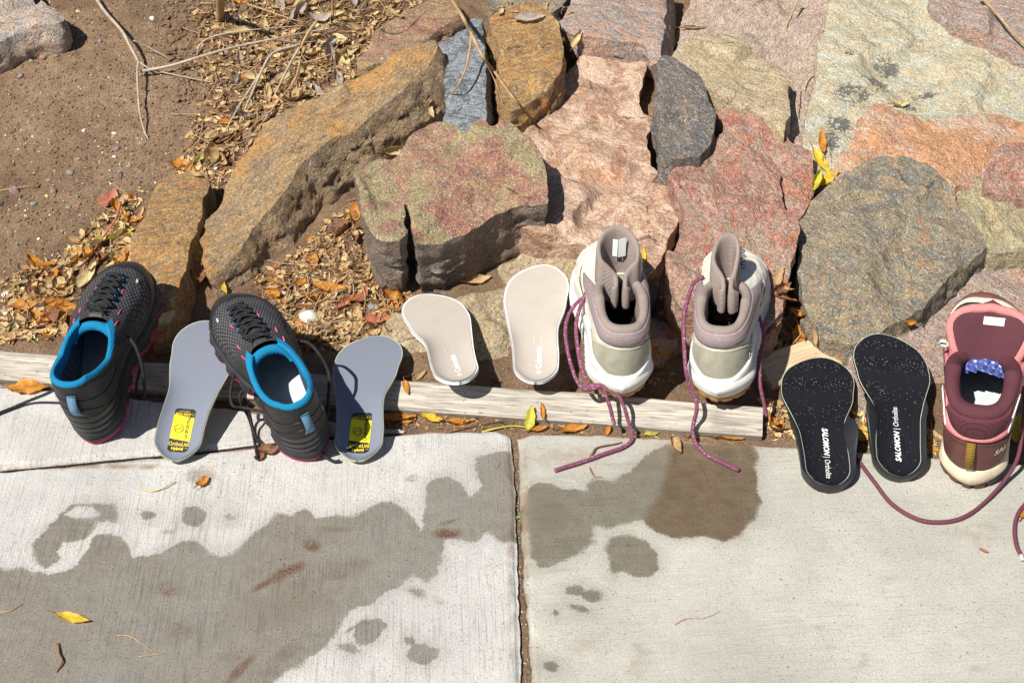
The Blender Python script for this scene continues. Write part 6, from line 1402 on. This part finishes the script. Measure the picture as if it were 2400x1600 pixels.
# ---- twigs and dry stalks
def gpath(pts, n=6):
    out = []
    for p in pts:
        u, v, h = p; q = hit(u, v, ('soil', 'rock', 'concrete', 'edging', 'leaf', 'wooden')); w_ = P(u, v, q[0][2] + h) if q is not None else T(u, v, h); out.append(w_)
    return catmull(out, n)
def twig(label, pts, r, mat=None, branches=(), name='twig', cat='twig', taper=.45):
    mat = mat or m_twig; c = gpath(pts); rr_ = np.linspace(1, taper, len(c))*r*(1 + .12*np.array([float(vn(i*.7, r*1000, 0, 3)) for i in range(len(c))]))
    base = c[0]; o = mesh(name, *tube_vf(c-base, rr_, 7)[:2], mat); o.location = Vector(base); tag(o, label, cat)
    for b, br in branches:
        cb = gpath(b); mesh('branch', *tube_vf(cb-base, np.linspace(1, .4, len(cb))*br, 6)[:2], mat, o)
    return o
twig('forked grey twig lying on bare soil from the top edge towards the middle left', [(222,-8,.010),(248,30,.014),(285,72,.020),(303,105,.020),(325,145,.014)], .0030, None, [([(325,143,.014),(322,175,.014),(326,250,.012),(336,300,.006),(348,328,.001)], .0024), ([(325,145,.014),(345,158,.010),(375,168,.006),(440,182,.004),(502,194,.002)], .0018), ([(312,95,.02),(350,112,.012),(400,140,.004)], .0013)], taper=.8)
twig('long pale grey twig pointing right towards the thin reddish rock', [(328,168,.006),(400,154,.012),(480,130,.020),(560,108,.022),(640,92,.020),(720,76,.015),(780,66,.010)], .0026, None, [([(640,92,.02),(700,100,.01),(745,96,.006)], .0014)])
twig('arched thin grey stalk above the long pale grey twig', [(462,128,.002),(470,104,.012),(500,86,.02),(560,74,.022),(640,66,.018),(720,60,.01)], .0018)
twig('thin looping tendril hanging below the long pale grey twig', [(446,142,.02),(450,158,.01),(466,168,.006),(486,162,.01),(498,140,.014),(500,118,.016)], .0006, m_stalk)
twig('thick cut tan stem standing at the top edge', [(518,-30,.09),(517,10,.035),(515,48,.0)], .0062, m_stalk, cat='stem', taper=1.15)
twig('curved tan stalk hooked over the litter at upper left', [(742,50,.03),(722,78,.028),(708,105,.02),(706,125,.012),(722,150,.004)], .0026, m_stalk)
twig('pale thin upright stalk at the top edge', [(778,-12,.05),(781,20,.03),(782,45,.006)], .0022, m_stalk)
twig('long grey stalk running down left to the green leaves', [(700,105,.02),(640,125,.02),(612,170,.018),(590,220,.014),(560,290,.006)], .0026, m_twig, [([(640,125,.02),(560,250,.01),(520,320,.004),(488,345,.001)], .0018)])
twig('brown grey stalk crossing the litter above the long slab', [(702,112,.02),(680,150,.016),(655,200,.010),(640,230,.004)], .0024)
twig('dark stalk lying nearest to the upper edge of the long slab', [(704,140,.014),(690,190,.012),(650,240,.008),(605,302,.003)], .0020, m_stalk)
twig('thin straw lying across the litter at the upper left', [(580,10,.01),(640,30,.012),(700,50,.01),(730,50,.006)], .0014, m_stalk)
twig('tan straw pointing right towards the thin reddish rock', [(705,150,.01),(770,130,.014),(840,100,.014),(905,60,.012),(990,14,.01)], .0014, m_stalk)
twig('long bent tan stalk hanging across the blue grey rock', [(1050,-12,.03),(1078,30,.035),(1105,80,.035),(1130,130,.035),(1160,170,.035),(1200,225,.03),(1242,272,.01)], .0034, m_stalk, [([(1105,80,.035),(1102,110,.03),(1092,160,.025),(1070,205,.015),(1040,242,.004)], .0022), ([(1130,130,.035),(1160,190,.02),(1178,240,.006)], .0014)])
twig('thin tan stem resting on the grey pink rock in the top right corner', [(2296,-10,.012),(2340,36,.014),(2375,78,.012),(2420,120,.01)], .0026, m_stalk)
twig('thin curved grass stem on the pale boulder beside the olive tan rock', [(1908,155,.004),(1885,182,.012),(1868,225,.012),(1867,260,.01),(1880,298,.002)], .0011, m_twig)
twig('short brown stem on the pink boulder at the top edge', [(1872,-8,.02),(1860,25,.014),(1843,62,.004)], .0020, m_stalk)
twig('reddish brown leaf stalk leaning left of the narrow orange rock', [(282,474,.02),(272,512,.018),(245,550,.014),(212,598,.004)], .0020, LM['red'])
twig('thin straw on bare soil at the left edge', [(-5,448,.002),(40,440,.004),(80,434,.002)], .0010, m_stalk)
twig('short dry stalk with brown tip on the dry concrete below the first insole', [(328,1146,.002),(360,1150,.002),(385,1140,.004),(412,1128,.002)], .0012, LM['pale'])
twig('y shaped pale needle on the wet concrete at lower left', [(274,1488,.001),(305,1490,.001),(335,1508,.001),(358,1524,.001)], .0008, m_stalk, [([(325,1538,.001),(360,1533,.001),(384,1532,.001)], .0007)])
twig('bent brown seed stalk at the bottom left corner', [(136,1508,.001),(138,1530,.003),(146,1550,.003),(132,1574,.001)], .0016, LM['brown'])
twig('thin straw on wet concrete at the left edge', [(-5,1434,.001),(25,1430,.001),(50,1414,.002)], .0010, m_stalk)
twig('brown stem arching over the slab corner below the board', [(1000,1014,.001),(1060,1010,.002),(1100,996,.008),(1150,978,.012),(1180,990,.006)], .0012, LM['brown'])
twig('yellow green stem lying across the top of the slab joint', [(1130,1012,.002),(1160,1004,.004),(1200,998,.004),(1246,1002,.004)], .0014, LM['yellowgreen'])
twig('small branching brown twig under the left hanging lace on the concrete', [(1376,1078,.001),(1388,1062,.003),(1400,1048,.003),(1440,1040,.003),(1458,1036,.002)], .0014, LM['brown'], [([(1378,1080,.001),(1384,1100,.001),(1394,1116,.001),(1412,1118,.001)], .0011)])
twig('hair thin curved reddish stem on the right concrete slab', [(1582,1463,.0006),(1610,1449,.0006),(1650,1448,.0006),(1688,1432,.0006)], .0005, LM['red'])
twig('tiny bent brown needle on the left slab near the joint', [(1160,1074,.0006),(1172,1084,.0006),(1164,1098,.0006)], .0006, LM['brown'])
# ---- pebbles
def pebble(u, v, rpx, c, label, name='pebble'):
    rpx *= .82 if rpx < 20 else .95
    q = hit(u, v)
    if q is None: return
    r0 = rpx/FPX*np.linalg.norm(q[0]-CAM); r_ = np.random.RandomState(int(u*3+v)); V = []
    for i in range(7):
        ph = math.pi*(i+.35)/7.0
        for j in range(10):
            th = 2*math.pi*j/10; V.append((math.sin(ph)*math.cos(th), math.sin(ph)*math.sin(th)*.8, math.cos(ph)*.62))
    V = np.array(V); V *= (1 + .45*fbm(V[:,0]*1.4+u, V[:,1]*1.4, V[:,2]*1.4, 3, 3))[:,None]*r0; F = grid_faces(7, 10, True); F += [tuple(range(10))[::-1], tuple(60+k for k in range(10))]
    o = mesh(name, V, F, PM[c], smooth=True); o.data.set_sharp_from_angle(angle=R(30)); o.location = Vector(q[0] + [0,0,r0*.10]); o.rotation_euler = (r_.uniform(-.3,.3), r_.uniform(-.3,.3), r_.uniform(0,6)); tag(o, label, name if name != 'pebble' else 'pebble')
PM = {k: plain(k+'_pebble_stone', v, .8, .3, .5, 300) for k, v in {'grey':(.22,.21,.19),'blue':(.21,.22,.235),'green':(.24,.245,.185),'purple':(.22,.145,.125),'red':(.32,.17,.12),'cream':(.66,.58,.44),'white':(.68,.66,.60),'dark':(.10,.09,.09),'yellow':(.60,.46,.22)}.items()}
for q in [(183,28,7,'yellow','small yellow pebble between the corner rock and the forked twig'),(356,44,8,'white','white chip on soil just below the top edge right of the forked twig'),(218,55,5,'green','tiny green grey pebble right of the corner rock'),(234,98,8,'blue','blue grey pebble right of the tip of the corner rock'),(192,103,6,'red','small pink red pebble right of the tip of the corner rock'),(72,144,8,'green','flat pale green pebble just below the corner rock'),(100,136,11,'red','reddish brown pebble just below the corner rock'),(48,180,9,'blue','pale blue grey pebble at the left below the corner rock'),(132,132,7,'red','pinkish pebble below the right part of the corner rock'),(197,307,7,'cream','cream oval pebble in the middle of the bare soil'),(268,314,8,'cream','cream chip left of the lower end of the forked twig'),(273,350,12,'purple','purple brown pebble below the lower end of the forked twig'),(268,368,7,'cream','cream pebble touching the purple brown pebble'),(302,390,8,'green','green grey pebble right below the purple brown pebble'),(183,374,8,'green','flat green grey pebble left of the cream pebble'),(165,405,11,'grey','angular grey pebble at the middle of the bare soil'),(282,408,8,'dark','dark pebble above the pinkish red leaf'),(115,424,8,'green','round green grey pebble on the lower bare soil'),(35,447,17,'purple','largest reddish brown pebble near the left edge'),(125,449,13,'purple','purple brown pebble right of the largest one'),(110,460,6,'yellow','tiny yellow pebble touching a purple brown pebble'),(80,478,10,'blue','round grey pebble below the largest reddish brown pebble'),(3,478,9,'dark','dark grey pebble cut by the left edge'),(182,462,7,'grey','small grey pebble left of the pinkish red leaf'),(160,487,7,'green','small green pebble below the small grey pebble'),(470,252,6,'grey','small grey pebble left of the long stalks'),(366,207,8,'dark','dark blue pebble right of the vertical twig'),(90,560,5,'cream','tiny cream pebble on lower left soil'),(12,690,10,'white','white chip at the left edge above the board'),(14,735,7,'white','second white chip at the left edge nearer the board'),(452,20,9,'purple','dusky purple pebble near the cut stem'),(610,160,9,'red','dull red pebble under the long pale twig'),
          (728,745,24,'white','large white chalky stone in the middle gap near the second black shoe'),(870,722,13,'blue','square blue grey stone chip in the middle gap'),(662,688,10,'cream','cream stone near the lower end of the long slab'),(694,704,8,'white','small white stone beside the curled shell leaf'),(800,776,8,'white','small white stone right of the large chalky one'),(506,396,7,'white','white chip between the green leaves and long slab'),(1352,890,16,'purple','brown lump of stone behind the board left of the hanging laces')]:
    pebble(*q)
